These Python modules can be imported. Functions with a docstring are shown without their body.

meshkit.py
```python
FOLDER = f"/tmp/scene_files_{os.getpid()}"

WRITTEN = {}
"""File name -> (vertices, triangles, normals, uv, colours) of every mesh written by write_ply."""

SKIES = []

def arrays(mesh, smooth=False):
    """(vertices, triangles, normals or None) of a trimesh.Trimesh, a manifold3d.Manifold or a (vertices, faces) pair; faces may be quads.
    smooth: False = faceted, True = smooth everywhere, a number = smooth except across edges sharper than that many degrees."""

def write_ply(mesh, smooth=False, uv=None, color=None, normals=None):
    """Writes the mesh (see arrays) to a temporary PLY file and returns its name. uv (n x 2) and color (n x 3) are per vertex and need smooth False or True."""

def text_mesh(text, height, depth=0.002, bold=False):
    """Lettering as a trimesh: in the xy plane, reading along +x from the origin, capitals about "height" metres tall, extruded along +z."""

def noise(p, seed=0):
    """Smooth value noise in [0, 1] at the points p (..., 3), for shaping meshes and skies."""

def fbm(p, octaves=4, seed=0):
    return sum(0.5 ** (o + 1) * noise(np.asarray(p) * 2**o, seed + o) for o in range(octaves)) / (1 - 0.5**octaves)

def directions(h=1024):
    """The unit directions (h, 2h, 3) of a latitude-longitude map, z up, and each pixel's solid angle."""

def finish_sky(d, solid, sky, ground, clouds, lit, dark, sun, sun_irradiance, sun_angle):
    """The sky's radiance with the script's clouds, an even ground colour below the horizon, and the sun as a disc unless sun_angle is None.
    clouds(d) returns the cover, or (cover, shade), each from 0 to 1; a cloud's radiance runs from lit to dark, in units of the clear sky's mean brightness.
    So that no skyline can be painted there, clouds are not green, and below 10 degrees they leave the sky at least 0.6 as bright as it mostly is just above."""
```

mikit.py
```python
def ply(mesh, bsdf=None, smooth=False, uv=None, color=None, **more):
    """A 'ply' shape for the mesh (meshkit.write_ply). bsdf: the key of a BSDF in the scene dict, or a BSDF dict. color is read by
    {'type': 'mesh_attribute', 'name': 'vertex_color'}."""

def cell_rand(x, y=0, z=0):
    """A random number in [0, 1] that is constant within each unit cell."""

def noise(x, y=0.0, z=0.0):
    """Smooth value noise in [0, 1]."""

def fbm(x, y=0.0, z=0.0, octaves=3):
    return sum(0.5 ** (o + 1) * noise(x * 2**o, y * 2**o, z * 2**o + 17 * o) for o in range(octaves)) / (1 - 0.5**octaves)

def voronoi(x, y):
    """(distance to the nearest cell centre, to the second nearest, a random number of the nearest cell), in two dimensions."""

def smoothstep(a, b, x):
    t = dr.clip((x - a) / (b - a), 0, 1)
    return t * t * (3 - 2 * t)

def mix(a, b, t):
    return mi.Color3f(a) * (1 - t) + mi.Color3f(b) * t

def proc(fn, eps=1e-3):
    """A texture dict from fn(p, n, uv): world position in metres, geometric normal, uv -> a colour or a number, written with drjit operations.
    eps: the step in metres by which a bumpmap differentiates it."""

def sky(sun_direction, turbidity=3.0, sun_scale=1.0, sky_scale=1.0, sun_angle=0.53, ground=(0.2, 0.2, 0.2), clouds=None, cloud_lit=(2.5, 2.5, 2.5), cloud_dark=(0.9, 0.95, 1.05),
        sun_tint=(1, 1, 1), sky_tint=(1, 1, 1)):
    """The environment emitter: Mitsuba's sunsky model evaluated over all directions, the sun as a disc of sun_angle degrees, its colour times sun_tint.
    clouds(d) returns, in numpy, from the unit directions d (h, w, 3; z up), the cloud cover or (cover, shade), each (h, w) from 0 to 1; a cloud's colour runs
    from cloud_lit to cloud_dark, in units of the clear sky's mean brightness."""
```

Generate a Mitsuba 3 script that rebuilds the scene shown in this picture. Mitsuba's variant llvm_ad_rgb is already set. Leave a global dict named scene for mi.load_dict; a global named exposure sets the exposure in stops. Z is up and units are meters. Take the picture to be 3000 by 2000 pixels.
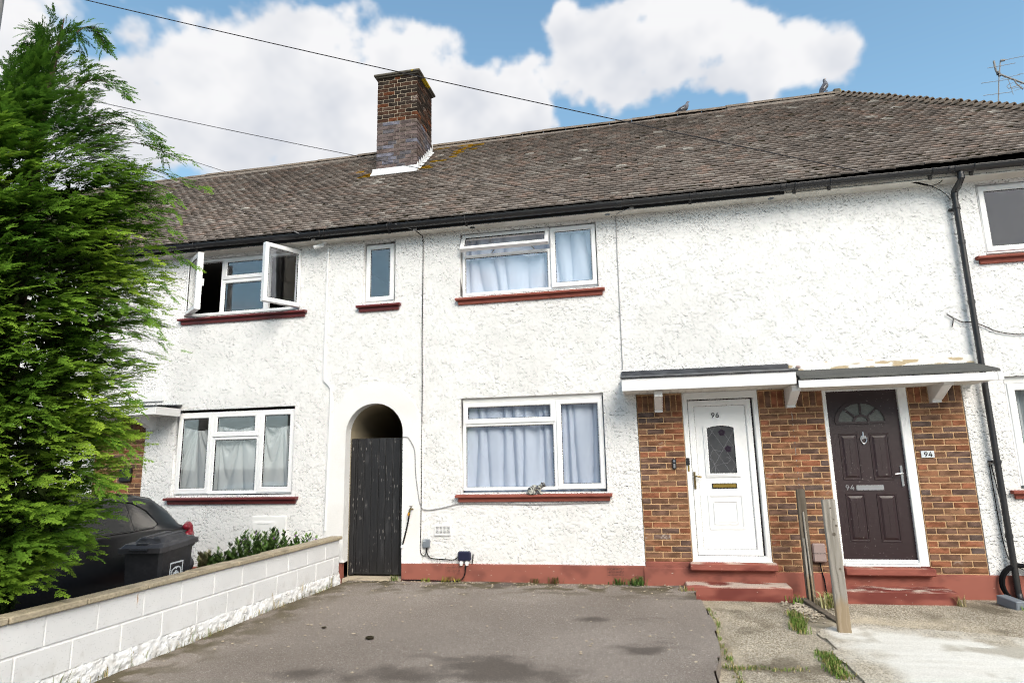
import math, numpy as np, trimesh, drjit as dr, mitsuba as mi, mikit, meshkit, shapely, manifold3d as m3
from shapely.geometry import Polygon, LineString, Point, box as sbox
from shapely.ops import unary_union
from mikit import noise, fbm, voronoi, cell_rand, smoothstep, mix, proc
from scipy.spatial import cKDTree
T = mi.ScalarTransform4f
# x runs right along the terrace, y away from the street (house fronts at y = 0), z up; metres
# ------------------------------------------------------------------ camera
CAM = np.array([-0.4876, -8.7935, 1.5617])
FWD = np.array([-0.19858, 0.96187, 0.18808]); UP = np.array([0.05813, -0.18001, 0.98195])
scene, labels = {}, {}
scene['camera'] = {'type': 'perspective', 'fov': 77.69, 'fov_axis': 'x', 'near_clip': 0.05, 'far_clip': 3000.0,
                   'to_world': T().look_at(origin=CAM.tolist(), target=(CAM + FWD).tolist(), up=UP.tolist())}
# ------------------------------------------------------------------ sky, sun, exposure
exposure = 2.78
# cumulus banks: azimuth and elevation of the middle of each heap, and its radius, in degrees (0 = due +y, positive to the right)
HEAPS = np.array([(-44.8,28.7,3.6),(-40.8,30.6,3.5),(-37.5,32.4,2.7),(-34.2,33.3,2.3),(-40.8,26.5,5.0),(-34.6,28.6,5.2),(-27.1,32.2,4.3),(-23.0,35.0,2.9),(-20.6,34.2,3.6),(-28.5,28.4,5.3),(-18.7,31.3,3.8),
 (-14.9,31.4,2.6),(-10.1,32.4,2.2),(-8.9,30.7,2.2),(-12.3,29.9,2.8),(-47.4,24.1,4.2),(-17.0,28.8,3.0),(-4.4,34.0,2.6),(-0.5,35.6,3.6),(4.1,35.3,3.9),(8.9,34.8,3.4),(12.1,32.9,3.0),(16.0,32.0,2.3),(17.9,30.5,1.8),
 (-1.5,32.7,2.1),(5.1,32.8,2.6),(12.6,31.1,2.0),(-5.6,36.8,1.6),(-55,27,6),(-66,25,7),(-78,30,8),(24,45,7),(36,50,8),(60,38,9),(75,30,9),(-30,55,8),(-60,58,9)])
def clouds(d):
    az, el = np.degrees(np.arctan2(d[..., 0], d[..., 1])), np.degrees(np.arcsin(np.clip(d[..., 2], -1, 1)))
    q = d * 9.0
    big, fine = meshkit.fbm(q * 1.3, 5, 3), meshkit.fbm(q * 4.3 + 7, 5, 11)
    tot, low = np.full(az.shape, 1e-9), np.zeros(az.shape)                 # low: how far below the middle of its heaps
    for a, e, r in HEAPS:
        da = (az - a + 180) % 360 - 180
        w = np.exp(5 * np.clip(1 - np.hypot(da * np.cos(np.radians(e)), el - e) / (r * 1.06), -4, 1)); tot += w; low += w * (e - el) / r
    f, low = np.log(tot) / 5 - .04, low / tot
    f = f + 1.4 * (big - .46) + 1.05 * (fine - .5)
    around = 5.0 * (meshkit.fbm(d * 2.6 + 3, 5, 21) - .53) + .5 * (fine - .5)         # the rest of the sky carries broken cumulus too
    w = np.clip((np.abs(az + 11) - 60) / 20, 0, 1)
    f = np.where(w > 0, np.maximum(f, around * w - (1 - w)), f)
    cover = np.clip((f + .12) / .44, 0, 1); cover = cover * cover * (3 - 2 * cover)
    haze = np.clip((11 - el) / 11, 0, 1) * .7
    shade = np.clip(1.7 * (meshkit.fbm(q * 1.5 + 31, 4, 5) - .42) + .35 * np.clip(f - .3, 0, 1) + .30 * np.clip(low, -.6, 1), 0, 1)
    return np.maximum(cover, haze), np.where(cover > haze, shade, .25)
scene['sky'] = mikit.sky((0.46, -0.74, 0.66), turbidity=3, sun_scale=0.54, sun_angle=36, sky_scale=1.3, ground=(.22, .21, .19), clouds=clouds,
                         cloud_lit=(1.52, 1.52, 1.54), cloud_dark=(1.02, 1.08, 1.20), sky_tint=(.86, .87, .735), sun_tint=(.85, .965, 1.20))
# ------------------------------------------------------------------ mesh helpers: a mesh is (vertices, triangles)
rng = np.random.default_rng(7)
def tri(f):
    f = np.asarray(f, int)
    return np.vstack([f[:, [0, 1, 2]], f[:, [0, 2, 3]]]) if f.shape[1] == 4 else f
def of(m):
    if hasattr(m, 'to_mesh'):
        q = m.to_mesh(); return np.array(q.vert_properties[:, :3], float), np.array(q.tri_verts, int)
    if hasattr(m, 'vertices'): return np.array(m.vertices, float), np.array(m.faces, int)
    return np.asarray(m[0], float), tri(m[1])
def cat(ms):
    vs, fs, k = [], [], 0
    for m in ms:
        v, f = of(m); vs.append(v); fs.append(f + k); k += len(v)
    return np.vstack(vs), np.vstack(fs)
def xf(m, mat):
    v, f = of(m); mat = np.asarray(mat, float)
    return v @ mat[:3, :3].T + mat[:3, 3], f
def mv(m, x=0, y=0, z=0):
    v, f = of(m); return v + np.array([x, y, z]), f
def rot(axis, deg, at=(0, 0, 0)):
    return trimesh.transformations.rotation_matrix(math.radians(deg), axis, at)
SG = np.array([(a, b, c) for a in (-1, 1) for b in (-1, 1) for c in (-1, 1)], float)
_b = np.vstack([SG * np.where(np.arange(3) == k, 1, .8) for k in range(3)])
_h = trimesh.convex.convex_hull(_b); _idx = [int(np.argmin(np.linalg.norm(_b - v, axis=1))) for v in _h.vertices]
BEV_F = np.array(_idx)[np.asarray(_h.faces)]
BOX_F = np.array([[0, 1, 3], [0, 3, 2], [4, 6, 7], [4, 7, 5], [0, 4, 5], [0, 5, 1], [2, 3, 7], [2, 7, 6], [0, 2, 6], [0, 6, 4], [1, 5, 7], [1, 7, 3]])
def bx(x0, x1, y0, y1, z0, z1, c=0.0):
    h = np.array([x1 - x0, y1 - y0, z1 - z0]) / 2; m = np.array([x1 + x0, y1 + y0, z1 + z0]) / 2
    if not c: return SG * h + m, BOX_F
    c = min(c, h.min() * .45)
    return np.vstack([SG * (h - np.where(np.arange(3) == k, 0, c)) for k in range(3)]) + m, BEV_F
def slab(poly, y0, y1):
    """a shapely polygon in (x, z), as a plate from y0 to y1"""
    out = []
    for g in getattr(poly, 'geoms', [poly]):
        if g.is_empty: continue
        v, f = of(trimesh.creation.extrude_polygon(g, y1 - y0, engine='earcut'))
        out.append((np.stack([v[:, 0], y0 + v[:, 2], v[:, 1]], 1), f[:, ::-1]))
    return cat(out)
def prism(poly, x0, x1):
    """a polygon in (y, z), drawn out along x"""
    g = poly if hasattr(poly, 'exterior') else Polygon(poly)
    v, f = of(trimesh.creation.extrude_polygon(g, x1 - x0, engine='earcut'))
    return np.stack([x0 + v[:, 2], v[:, 0], v[:, 1]], 1), f
def ring(x0, x1, z0, z1, prof):
    """a mitred rectangular frame: prof is a closed loop of (inset, y)"""
    n = len(prof); vs = []
    for d, y in prof: vs += [(x0 + d, y, z0 + d), (x1 - d, y, z0 + d), (x1 - d, y, z1 - d), (x0 + d, y, z1 - d)]
    fs = [(4 * i + k, 4 * i + (k + 1) % 4, 4 * ((i + 1) % n) + (k + 1) % 4, 4 * ((i + 1) % n) + k) for i in range(n) for k in range(4)]
    return np.array(vs, float), tri(fs)
def frame(x0, x1, z0, z1, w, yf, yb, bev=.012):
    return ring(x0, x1, z0, z1, [(0, yb), (0, yf + bev * .3), (bev * .3, yf), (w - bev, yf), (w, yf + bev), (w, yb)])
def tube(pts, r, sides=8, caps=True):
    p = np.asarray(pts, float); r = np.broadcast_to(np.asarray(r, float), (len(p),))
    t = np.gradient(p, axis=0); t /= np.linalg.norm(t, axis=1, keepdims=True) + 1e-12
    a = np.cross(t[0], [0, 0, 1] if abs(t[0, 2]) < .9 else [1, 0, 0]); A = []
    for k in range(len(p)):
        a = a - t[k] * (a @ t[k]); a = a / (np.linalg.norm(a) + 1e-12); A.append(a)
    A = np.array(A); B = np.cross(t, A); g = np.arange(sides) * 2 * np.pi / sides
    v = (p[:, None] + r[:, None, None] * (np.cos(g)[None, :, None] * A[:, None] + np.sin(g)[None, :, None] * B[:, None])).reshape(-1, 3)
    i, j = np.meshgrid(np.arange(len(p) - 1), np.arange(sides), indexing='ij')
    q = np.stack([i * sides + j, i * sides + (j + 1) % sides, (i + 1) * sides + (j + 1) % sides, (i + 1) * sides + j], -1).reshape(-1, 4)
    f = tri(q)
    if caps:
        k = len(v); v = np.vstack([v, p[:1], p[-1:]]); e = (len(p) - 1) * sides
        f = np.vstack([f, [(k, (j + 1) % sides, j) for j in range(sides)], [(k + 1, e + j, e + (j + 1) % sides) for j in range(sides)]])
    return v, f
def spline(pts, n=8):
    p = np.asarray(pts, float); P = np.vstack([2 * p[0] - p[1], p, 2 * p[-1] - p[-2]]); out = []
    for i in range(1, len(P) - 2):
        for t in np.linspace(0, 1, n, endpoint=False):
            a, b, c, d = P[i - 1:i + 3]
            out.append(.5 * (2 * b + (c - a) * t + (2 * a - 5 * b + 4 * c - d) * t * t + (3 * b - 3 * c + d - a) * t ** 3))
    return np.array(out + [p[-1]])
def sag(A, B, s, n=25):
    t = np.linspace(0, 1, n)[:, None]; P = np.array(A) * (1 - t) + np.array(B) * t
    P[:, 2] -= 4 * s * (t * (1 - t))[:, 0]; return P
def lathe(prof, seg=16):
    """prof: (r, z) from bottom to top"""
    pr = np.asarray(prof, float); g = np.arange(seg) * 2 * np.pi / seg
    v = np.stack([pr[:, None, 0] * np.cos(g), pr[:, None, 0] * np.sin(g), np.broadcast_to(pr[:, None, 1], (len(pr), seg))], -1).reshape(-1, 3)
    i, j = np.meshgrid(np.arange(len(pr) - 1), np.arange(seg), indexing='ij')
    return v, tri(np.stack([i * seg + j, i * seg + (j + 1) % seg, (i + 1) * seg + (j + 1) % seg, (i + 1) * seg + j], -1).reshape(-1, 4))
def body(bones, edge=.02, it=8):
    """one continuous skin over bones (p0, r0, p1, r1)"""
    tot = None
    for p0, r0, p1, r1 in bones:
        h = m3.Manifold.batch_hull([m3.Manifold.sphere(r0, 20).translate(list(map(float, p0))), m3.Manifold.sphere(r1, 20).translate(list(map(float, p1)))])
        tot = h if tot is None else tot + h
    v, f = of(tot.refine_to_length(edge)); t = trimesh.Trimesh(v, f, process=True)
    trimesh.smoothing.filter_taubin(t, iterations=it); return of(t)
def text(s, h, depth=.002, bold=False):
    """lettering standing in the xz plane, facing -y, from the origin"""
    v, f = of(meshkit.text_mesh(s, h, depth, bold)); return np.stack([v[:, 0], -v[:, 2], v[:, 1]], 1), f
# ------------------------------------------------------------------ naming
def key(name, parent=None):
    base = f'{parent}__{name}' if parent else name
    if base not in used: used.add(base); return base
    k = 1
    while f'{base}_{k:03d}' in used: k += 1
    used.add(f'{base}_{k:03d}'); return f'{base}_{k:03d}'
used = set()
def thing(name, label, cat_, group=None):
    k = key(name); labels[k] = {'label': label, 'category': cat_}
    if group: labels[k]['group'] = group
    return k
def add(name, mesh, bsdf, parent=None, smooth=False, label=None, kind=None, color=None, at=None):
    k = key(name, parent); v, f = of(mesh)
    if at is not None: v = v + np.asarray(at, float)
    scene[k] = mikit.ply((v, f), 'mat_' + bsdf, smooth=smooth, color=color)
    d = {a: b for a, b in (('label', label), ('kind', kind)) if b}
    if d: labels[k] = d
    return k
def solo(name, mesh, bsdf, label, cat_, group=None, smooth=False, kind=None, color=None):
    k = add(name, mesh, bsdf, None, smooth, label, kind, color); labels[k]['category'] = cat_
    if group: labels[k]['group'] = group
    return k
def structure(name, mesh, bsdf, label, smooth=False):
    return add(name, mesh, bsdf, None, smooth, label, 'structure')
# ------------------------------------------------------------------ materials
def mat(name, d): scene['mat_' + name] = {'type': 'twosided', 'bsdf': d}; return name
def rgb(*c): return {'type': 'rgb', 'value': list(c)}
def diffuse(name, c): return mat(name, {'type': 'diffuse', 'reflectance': proc(c) if callable(c) else rgb(*c)})
def plastic(name, c, alpha=.15, nl=False): return mat(name, {'type': 'roughplastic', 'diffuse_reflectance': proc(c) if callable(c) else rgb(*c), 'alpha': alpha, 'nonlinear': nl})
def metal(name, c, r=.3): return mat(name, {'type': 'principled', 'base_color': rgb(*c), 'metallic': .9, 'roughness': r})
def blotch(base, dark, s=3.0, amt=.8, fine=60.0, fa=.25):
    def f(p, n, uv):
        a = smoothstep(.45, .8, fbm(p.x * s, p.y * s, p.z * s, 4)) * amt
        g = 1 - fa * (noise(p.x * fine, p.y * fine, p.z * fine) - .5) * 2
        return mix(base, dark, a) * g
    return f
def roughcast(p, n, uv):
    crevice_shade = smoothstep(.605, .67, fbm((p.x * .9 - p.z * .4) * 58, p.y * 30, (p.x * .4 + p.z * .9) * 124, 2)) * (.55 + .45 * smoothstep(.35, .6, fbm(p.x * 9, 1.0, p.z * 9, 2)))  # dark flecks: shade in the crevices between lumps, painted into the albedo
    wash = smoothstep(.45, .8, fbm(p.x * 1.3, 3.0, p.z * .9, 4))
    return mix((.83, .83, .825), (.70, .70, .69), wash * .5) * (1 - .80 * crevice_shade)
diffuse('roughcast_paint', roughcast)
diffuse('smooth_paint', blotch((.80, .80, .795), (.70, .69, .67), 2.5, .5, 90, .04))
def flaking(p, n, uv):
    a = smoothstep(.56, .60, fbm(p.x * 6, p.y * 6, p.z * 18, 4))
    return mix((.80, .80, .78), (.52, .42, .27), a)
diffuse('flaking_paint', flaking)
plastic('white_plastic', (.86, .87, .88), .12)
plastic('white_board', blotch((.86, .86, .86), (.72, .72, .70), 3, .35, 50, .03), .25)
diffuse('cream_soffit', blotch((.66, .64, .59), (.5, .47, .42), 4, .6, 60, .06))
plastic('black_gasket', (.012, .012, .013), .3)
def redpaint(p, n, uv):
    chip = smoothstep(.80, .83, fbm(p.x * 34, p.y * 34, p.z * 34, 3))
    dirt = smoothstep(.45, .75, fbm(p.x * 5, p.y * 5, p.z * 5, 4))
    return mix(mix((.31, .115, .088), (.215, .082, .066), dirt), (.55, .48, .43), chip)
diffuse('red_paint', redpaint)
diffuse('sill_red', blotch((.29, .095, .074), (.19, .062, .05), 7, .6, 80, .1))
plastic('sill_maroon', blotch((.16, .026, .026), (.10, .02, .02), 7, .6, 80, .1), .25)
def steptop(p, n, uv):
    worn = smoothstep(.40, .62, fbm(p.x * 4, p.y * 9, 2.0, 4)) * smoothstep(.5, .9, n.z)
    chip = smoothstep(.77, .82, fbm(p.x * 36, p.y * 36, p.z * 36, 3))
    red = mix((.30, .105, .082), (.17, .052, .044), smoothstep(.4, .7, fbm(p.x * 3, p.y * 3, p.z * 7, 3)))
    return mix(red, (.58, .50, .43), dr.maximum(worn * .85, chip * .8))
diffuse('worn_step', steptop)
BR = [(.255, .120, .066), (.200, .110, .070), (.285, .110, .060), (.130, .088, .074), (.165, .098, .071), (.112, .088, .082), (.25, .135, .078)]
BR = [tuple((np.array(c) * .72 + np.array([.185, .104, .072]) * .2).tolist()) for c in BR]
def brickfn(c):
    c = np.array(c)
    def f(p, n, uv):
        a = fbm(p.x * 11, p.y * 11, p.z * 17, 3); g = noise(p.x * 120, p.y * 120, p.z * 120)
        lime = smoothstep(.70, .82, fbm(p.x * 3.1 + 5, p.y * 3, p.z * 3.4, 4)) * smoothstep(.4, .7, noise(p.x * 45, p.y * 45, p.z * 45))
        return mix(mix((c * .72).tolist(), (c * 1.28).tolist(), smoothstep(.3, .7, a)) * (.86 + .28 * g), (.5, .44, .40), lime * .55)
    return f
for i, c in enumerate(BR): diffuse(f'brick_{i}', brickfn(c))
diffuse('mortar', blotch((.52, .34, .195), (.38, .25, .15), 6, .8, 90, .25))
CH = [(.075, .042, .030), (.042, .033, .028), (.14, .055, .03), (.055, .040, .034), (.095, .06, .045)]
CH = [tuple(.8 * v for v in c) for c in CH]
for i, c in enumerate(CH): diffuse(f'sooty_brick_{i}', brickfn(c))
EN = [(.115, .092, .09), (.135, .105, .10), (.10, .095, .105), (.15, .15, .185), (.12, .095, .085)]
for i, c in enumerate(EN): diffuse(f'blue_brick_{i}', brickfn(c))
diffuse('lime_mortar', blotch((.50, .43, .33), (.33, .28, .22), 7, .7, 90, .2))
diffuse('dark_mortar', blotch((.24, .21, .185), (.15, .13, .12), 7, .7, 90, .2))
diffuse('cap_concrete', lambda p, n, uv: mix(mix((.16, .145, .12), (.085, .08, .07), fbm(p.x * 14, p.y * 14, p.z * 14, 3)), (.42, .31, .03), smoothstep(.56, .66, fbm(p.x * 4.3, p.y * 4.3 + 3, p.z * 5, 3))))
diffuse('white_lead', blotch((.70, .72, .74), (.45, .46, .48), 9, .5, 60, .08))
TI = np.array([(.225, .182, .158), (.182, .145, .125), (.255, .180, .148), (.125, .104, .092), (.300, .262, .232), (.205, .172, .152), (.16, .128, .112), (.27, .225, .20)]) * np.array([1.24, 1.31, 1.34])
TI = TI.mean(0) + (TI - TI.mean(0)) * .72
for i, c in enumerate(TI): diffuse(f'tile_{i}', c.tolist())
mat('tile_mix', {'type': 'diffuse', 'reflectance': {'type': 'mesh_attribute', 'name': 'vertex_color'}})
diffuse('ridge_clay', blotch((.20, .165, .135), (.10, .085, .07), 9, .9, 50, .25))
diffuse('moss', (.035, .030, .020)); diffuse('felt_dark', (.02, .02, .02))
plastic('black_gutter', blotch((.022, .022, .025), (.035, .034, .033), 5, .8, 40, .1), .22)
def felt(p, n, uv): return mix((.075, .078, .075), (.13, .13, .125), noise(p.x * 160, p.y * 160, p.z * 160)) * (.8 + .4 * fbm(p.x * 6, p.y * 9, p.z * 9, 3))
diffuse('mineral_felt', felt)
mat('grey_lead', {'type': 'principled', 'base_color': proc(lambda p, n, uv: mix((.020, .022, .030), (.075, .08, .095), smoothstep(.40, .8, fbm(p.x * 7, p.y * 7, p.z * 14, 3)))), 'roughness': .45})
scene['mat_glass'] = {'type': 'thindielectric', 'int_ior': 2.0}
scene['mat_obscure_glass'] = {'type': 'twosided', 'bsdf': {'type': 'roughplastic', 'diffuse_reflectance': proc(lambda p, n, uv: mix((.030, .030, .036), (.085, .088, .092), fbm(p.x * 8, p.y * 8, p.z * 7, 3))), 'alpha': .12}}
scene['mat_fan_glass'] = {'type': 'twosided', 'bsdf': {'type': 'roughplastic', 'diffuse_reflectance': proc(lambda p, n, uv: mix((.085, .092, .085), (.14, .148, .138), noise(p.x * 70, p.y * 70, p.z * 70))), 'alpha': .15}}
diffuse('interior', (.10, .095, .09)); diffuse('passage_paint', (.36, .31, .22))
mat('curtain', {'type': 'diffuse', 'reflectance': rgb(.54, .61, .73)})  # blue of the sky mirrored in the panes is tinted into the cloth
mat('grey_net', {'type': 'diffuse', 'reflectance': rgb(.44, .48, .50)})
def darkdoor(p, n, uv):
    sp = smoothstep(.86, .90, noise(p.x * 95, p.y * 95, p.z * 60)) * smoothstep(.45, .65, fbm(p.x * 3, 1.0, p.z * 3, 3))
    return mix((.024, .0105, .0130), (.30, .28, .27), sp * .8) * (.85 + .3 * noise(p.x * 14, p.y * 14, p.z * 110))
plastic('dark_door', darkdoor, .22)
metal('brass', (.42, .29, .07), .35); metal('chrome', (.72, .73, .75), .25); metal('aluminium', (.6, .6, .61), .4); diffuse('lead_came', (.20, .20, .22)); diffuse('dark_rose', (.03, .02, .035)); metal('old_brass', (.20, .15, .07), .4)
def gatewood(p, n, uv):
    g = noise(p.x * 130, 1.0, p.z * 3.5); s = smoothstep(.62, .80, fbm(p.x * 30, 2.0, p.z * 3.0, 3))
    chip = smoothstep(.86, .90, noise(p.x * 130, 4.0, p.z * 11)) * smoothstep(.45, .6, noise(p.x * 9, 4.0, p.z * 2)) * .6
    return mix(mix((.010, .010, .012), (.042, .042, .046), g * .35 + s * .6), (.38, .36, .34), chip)
plastic('black_wood', gatewood, .35)
def oldwood(p, n, uv):
    r = dr.sqrt(dr.square(p.x - 1.24) + dr.square(p.z - .62)) 
    g = noise((p.x + .06 * fbm(p.x * 8, p.y * 8, p.z * 4, 3)) * 95, p.y * 95, p.z * 2.2); k = fbm(p.x * 20, p.y * 20, p.z * 2, 3)
    foot = smoothstep(.30, .18, p.z + .1 * noise(p.x * 20, p.y * 20, 1.0))
    return mix(mix((.13, .118, .10), (.44, .41, .37), g * .75 + k * .45 - .08), (.30, .22, .13), foot * .7)
diffuse('weathered_wood', oldwood)
diffuse('dark_wood', lambda p, n, uv: mix((.06, .05, .04), (.21, .18, .145), noise(p.x * 80, p.y * 80, p.z * 2.5) * .6 + .4 * fbm(p.x * 14, p.y * 14, p.z * 2, 3)))
def block(p, n, uv):
    pit = smoothstep(.80, .86, noise(p.y * 90, p.x * 90, p.z * 90)) * .6; s = fbm(p.y * 2.2, 1.0, p.z * 2.2, 4)
    streak = smoothstep(.02, .0, dr.abs(p.y + 3.93)) * smoothstep(.42, .55, p.z) * smoothstep(.57, .53, p.z) * smoothstep(.012, .004, dr.abs(p.y + 3.93 + .01 * noise(p.z * 30, 1.0, 2.0)))
    low = .5 * smoothstep(.34, .0, p.z + .22 * (fbm(p.y * 7, 2.0, p.z * 9, 3) - .5)) * smoothstep(.52, .72, fbm(p.y * 16, 1.0, p.z * 9, 3))
    return mix(mix(mix((.78, .79, .80), (.66, .67, .68), s), (.34, .29, .22), low * .6), (.42, .18, .02), streak) * (1 - .22 * pit)
diffuse('painted_block', block)
diffuse('block_joint', blotch((.80, .80, .80), (.62, .60, .57), 6, .5, 60, .1))
diffuse('coping_stone', blotch((.40, .345, .255), (.26, .225, .165), 8, .8, 70, .25))
def asphalt(p, n, uv):
    g = noise(p.x * 140, p.y * 140, 1.0); m = fbm(p.x * 1.1, p.y * 1.1, 1.0, 4)
    base = mix((.185, .158, .138), (.285, .250, .224), m) * (.70 + .6 * g)
    grit = smoothstep(.84, .90, noise(p.x * 105, p.y * 105, 5.0)) * .6
    stain = smoothstep(.70, .84, fbm(p.x * 1.25 + 3.1, p.y * 1.9 + 1.7, 2.0, 4))
    edge = smoothstep(-1.05, -.12, p.y + .30 * fbm(p.x * 4, p.y * 4, 3.0, 3)) * smoothstep(.42, .62, fbm(p.x * 5, p.y * 7, 4.0, 3))
    side = smoothstep(-4.05, -4.66, p.x + .5 * (fbm(p.x * 5, p.y * 5, 6.0, 3) - .5)) * smoothstep(.3, .6, fbm(p.x * 6, p.y * 6, 8.0, 3))
    for ox, oy, r in ((-1.75, -3.65, .42), (-.63, -2.95, .20), (-1.13, -1.97, .13), (-2.5, -3.9, .3), (-3.2, -3.95, .2)):       # oil and damp left by cars
        stain = dr.maximum(stain, smoothstep(1.15, .2, dr.sqrt(dr.square((p.x - ox) * .62) + dr.square(p.y - oy)) / r + 1.3 * (fbm(p.x * 5, p.y * 7, 3.0, 4) - .5)))
    c = mix(base, (.50, .47, .43), grit)
    c = mix(c, (.075, .064, .056), stain * .7)
    return mix(c, (.085, .072, .036), dr.maximum(edge, side) * .75)
diffuse('asphalt', asphalt)
def aggregate(p, n, uv):
    d1, d2, r = voronoi(p.x * 75, p.y * 75); m = fbm(p.x * 2.1, p.y * 2.1, 2.0, 4)
    stone = mix((.24, .20, .145), (.60, .545, .45), r) * (1 - .35 * smoothstep(.3, .6, d1))
    dirt = smoothstep(.50, .72, fbm(p.x * 2.6 + 7, p.y * 1.7, 1.0, 4))
    pale = smoothstep(.48, .70, fbm(p.x * 1.6 + 1.3, p.y * 1.4 + 4, 9.0, 4))
    return mix(mix(stone, (.12, .10, .07), dirt * .7), (.56, .49, .37), pale * .5) * (.75 + .5 * m)
diffuse('aggregate_concrete', aggregate)
def paleslab(p, n, uv):
    b = fbm(p.x * 3, p.y * 14, 1.0, 4); m = fbm(p.x * 1.3, p.y * 1.3, 3.0, 4); g = noise(p.x * 110, p.y * 110, 1.0)
    d = smoothstep(.52, .72, fbm(p.x * 2.4 + 5, p.y * 3.1, 7.0, 4)) * .7
    e = dr.minimum(p.x - 1.0, -(p.y + 1.42 + .215 * (p.x - 1.45))); worn = 1 - smoothstep(-.05, .42, e + .75 * (fbm(p.x * 3.3, p.y * 3.3, 5.0, 4) - .5))
    v1, v2, r = voronoi(p.x * 75, p.y * 75); stone = mix((.22, .185, .13), (.56, .51, .42), r)
    return mix(mix(mix((.56, .545, .49), (.78, .775, .74), .5 * b + .5 * m), (.33, .30, .235), d), stone, worn * .85) * (.90 + .2 * g)
diffuse('pale_concrete', paleslab)
diffuse('street', (.13, .125, .12)); diffuse('paving', blotch((.20, .19, .175), (.13, .12, .11), 2, .7, 60, .2))
diffuse('soil', blotch((.15, .085, .055), (.06, .04, .03), 12, .8, 70, .3))
mat('leaf_mix', {'type': 'diffuse', 'reflectance': {'type': 'mesh_attribute', 'name': 'vertex_color'}})
scene['mat_conifer_leaf'] = {'type': 'principledthin', 'base_color': {'type': 'mesh_attribute', 'name': 'vertex_color'}, 'roughness': .55, 'diff_trans': .7, 'spec_trans': 0.0}
diffuse('bark', blotch((.10, .075, .055), (.05, .04, .03), 12, .8, 60, .3))
plastic('car_paint', (.0045, .005, .008), .05)
plastic('car_glass', (.010, .011, .013), .03); plastic('red_lens', (.22, .008, .02), .06); plastic('black_rubber', (.018, .018, .019), .35); plastic('grey_bumper', (.055, .055, .065), .3)
plastic('bin_lid', blotch((.038, .038, .045), (.07, .07, .08), 6, .7, 60, .12), .35); plastic('bin_plastic', blotch((.013, .013, .017), (.028, .028, .034), 6, .7, 60, .12), .3)  # lid greyer than body: skylight on its top is put into the colour
diffuse('white_print', (.62, .66, .70)); plastic('black_plastic', (.015, .015, .017), .2); plastic('navy_plastic', (.012, .014, .045), .25)
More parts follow.
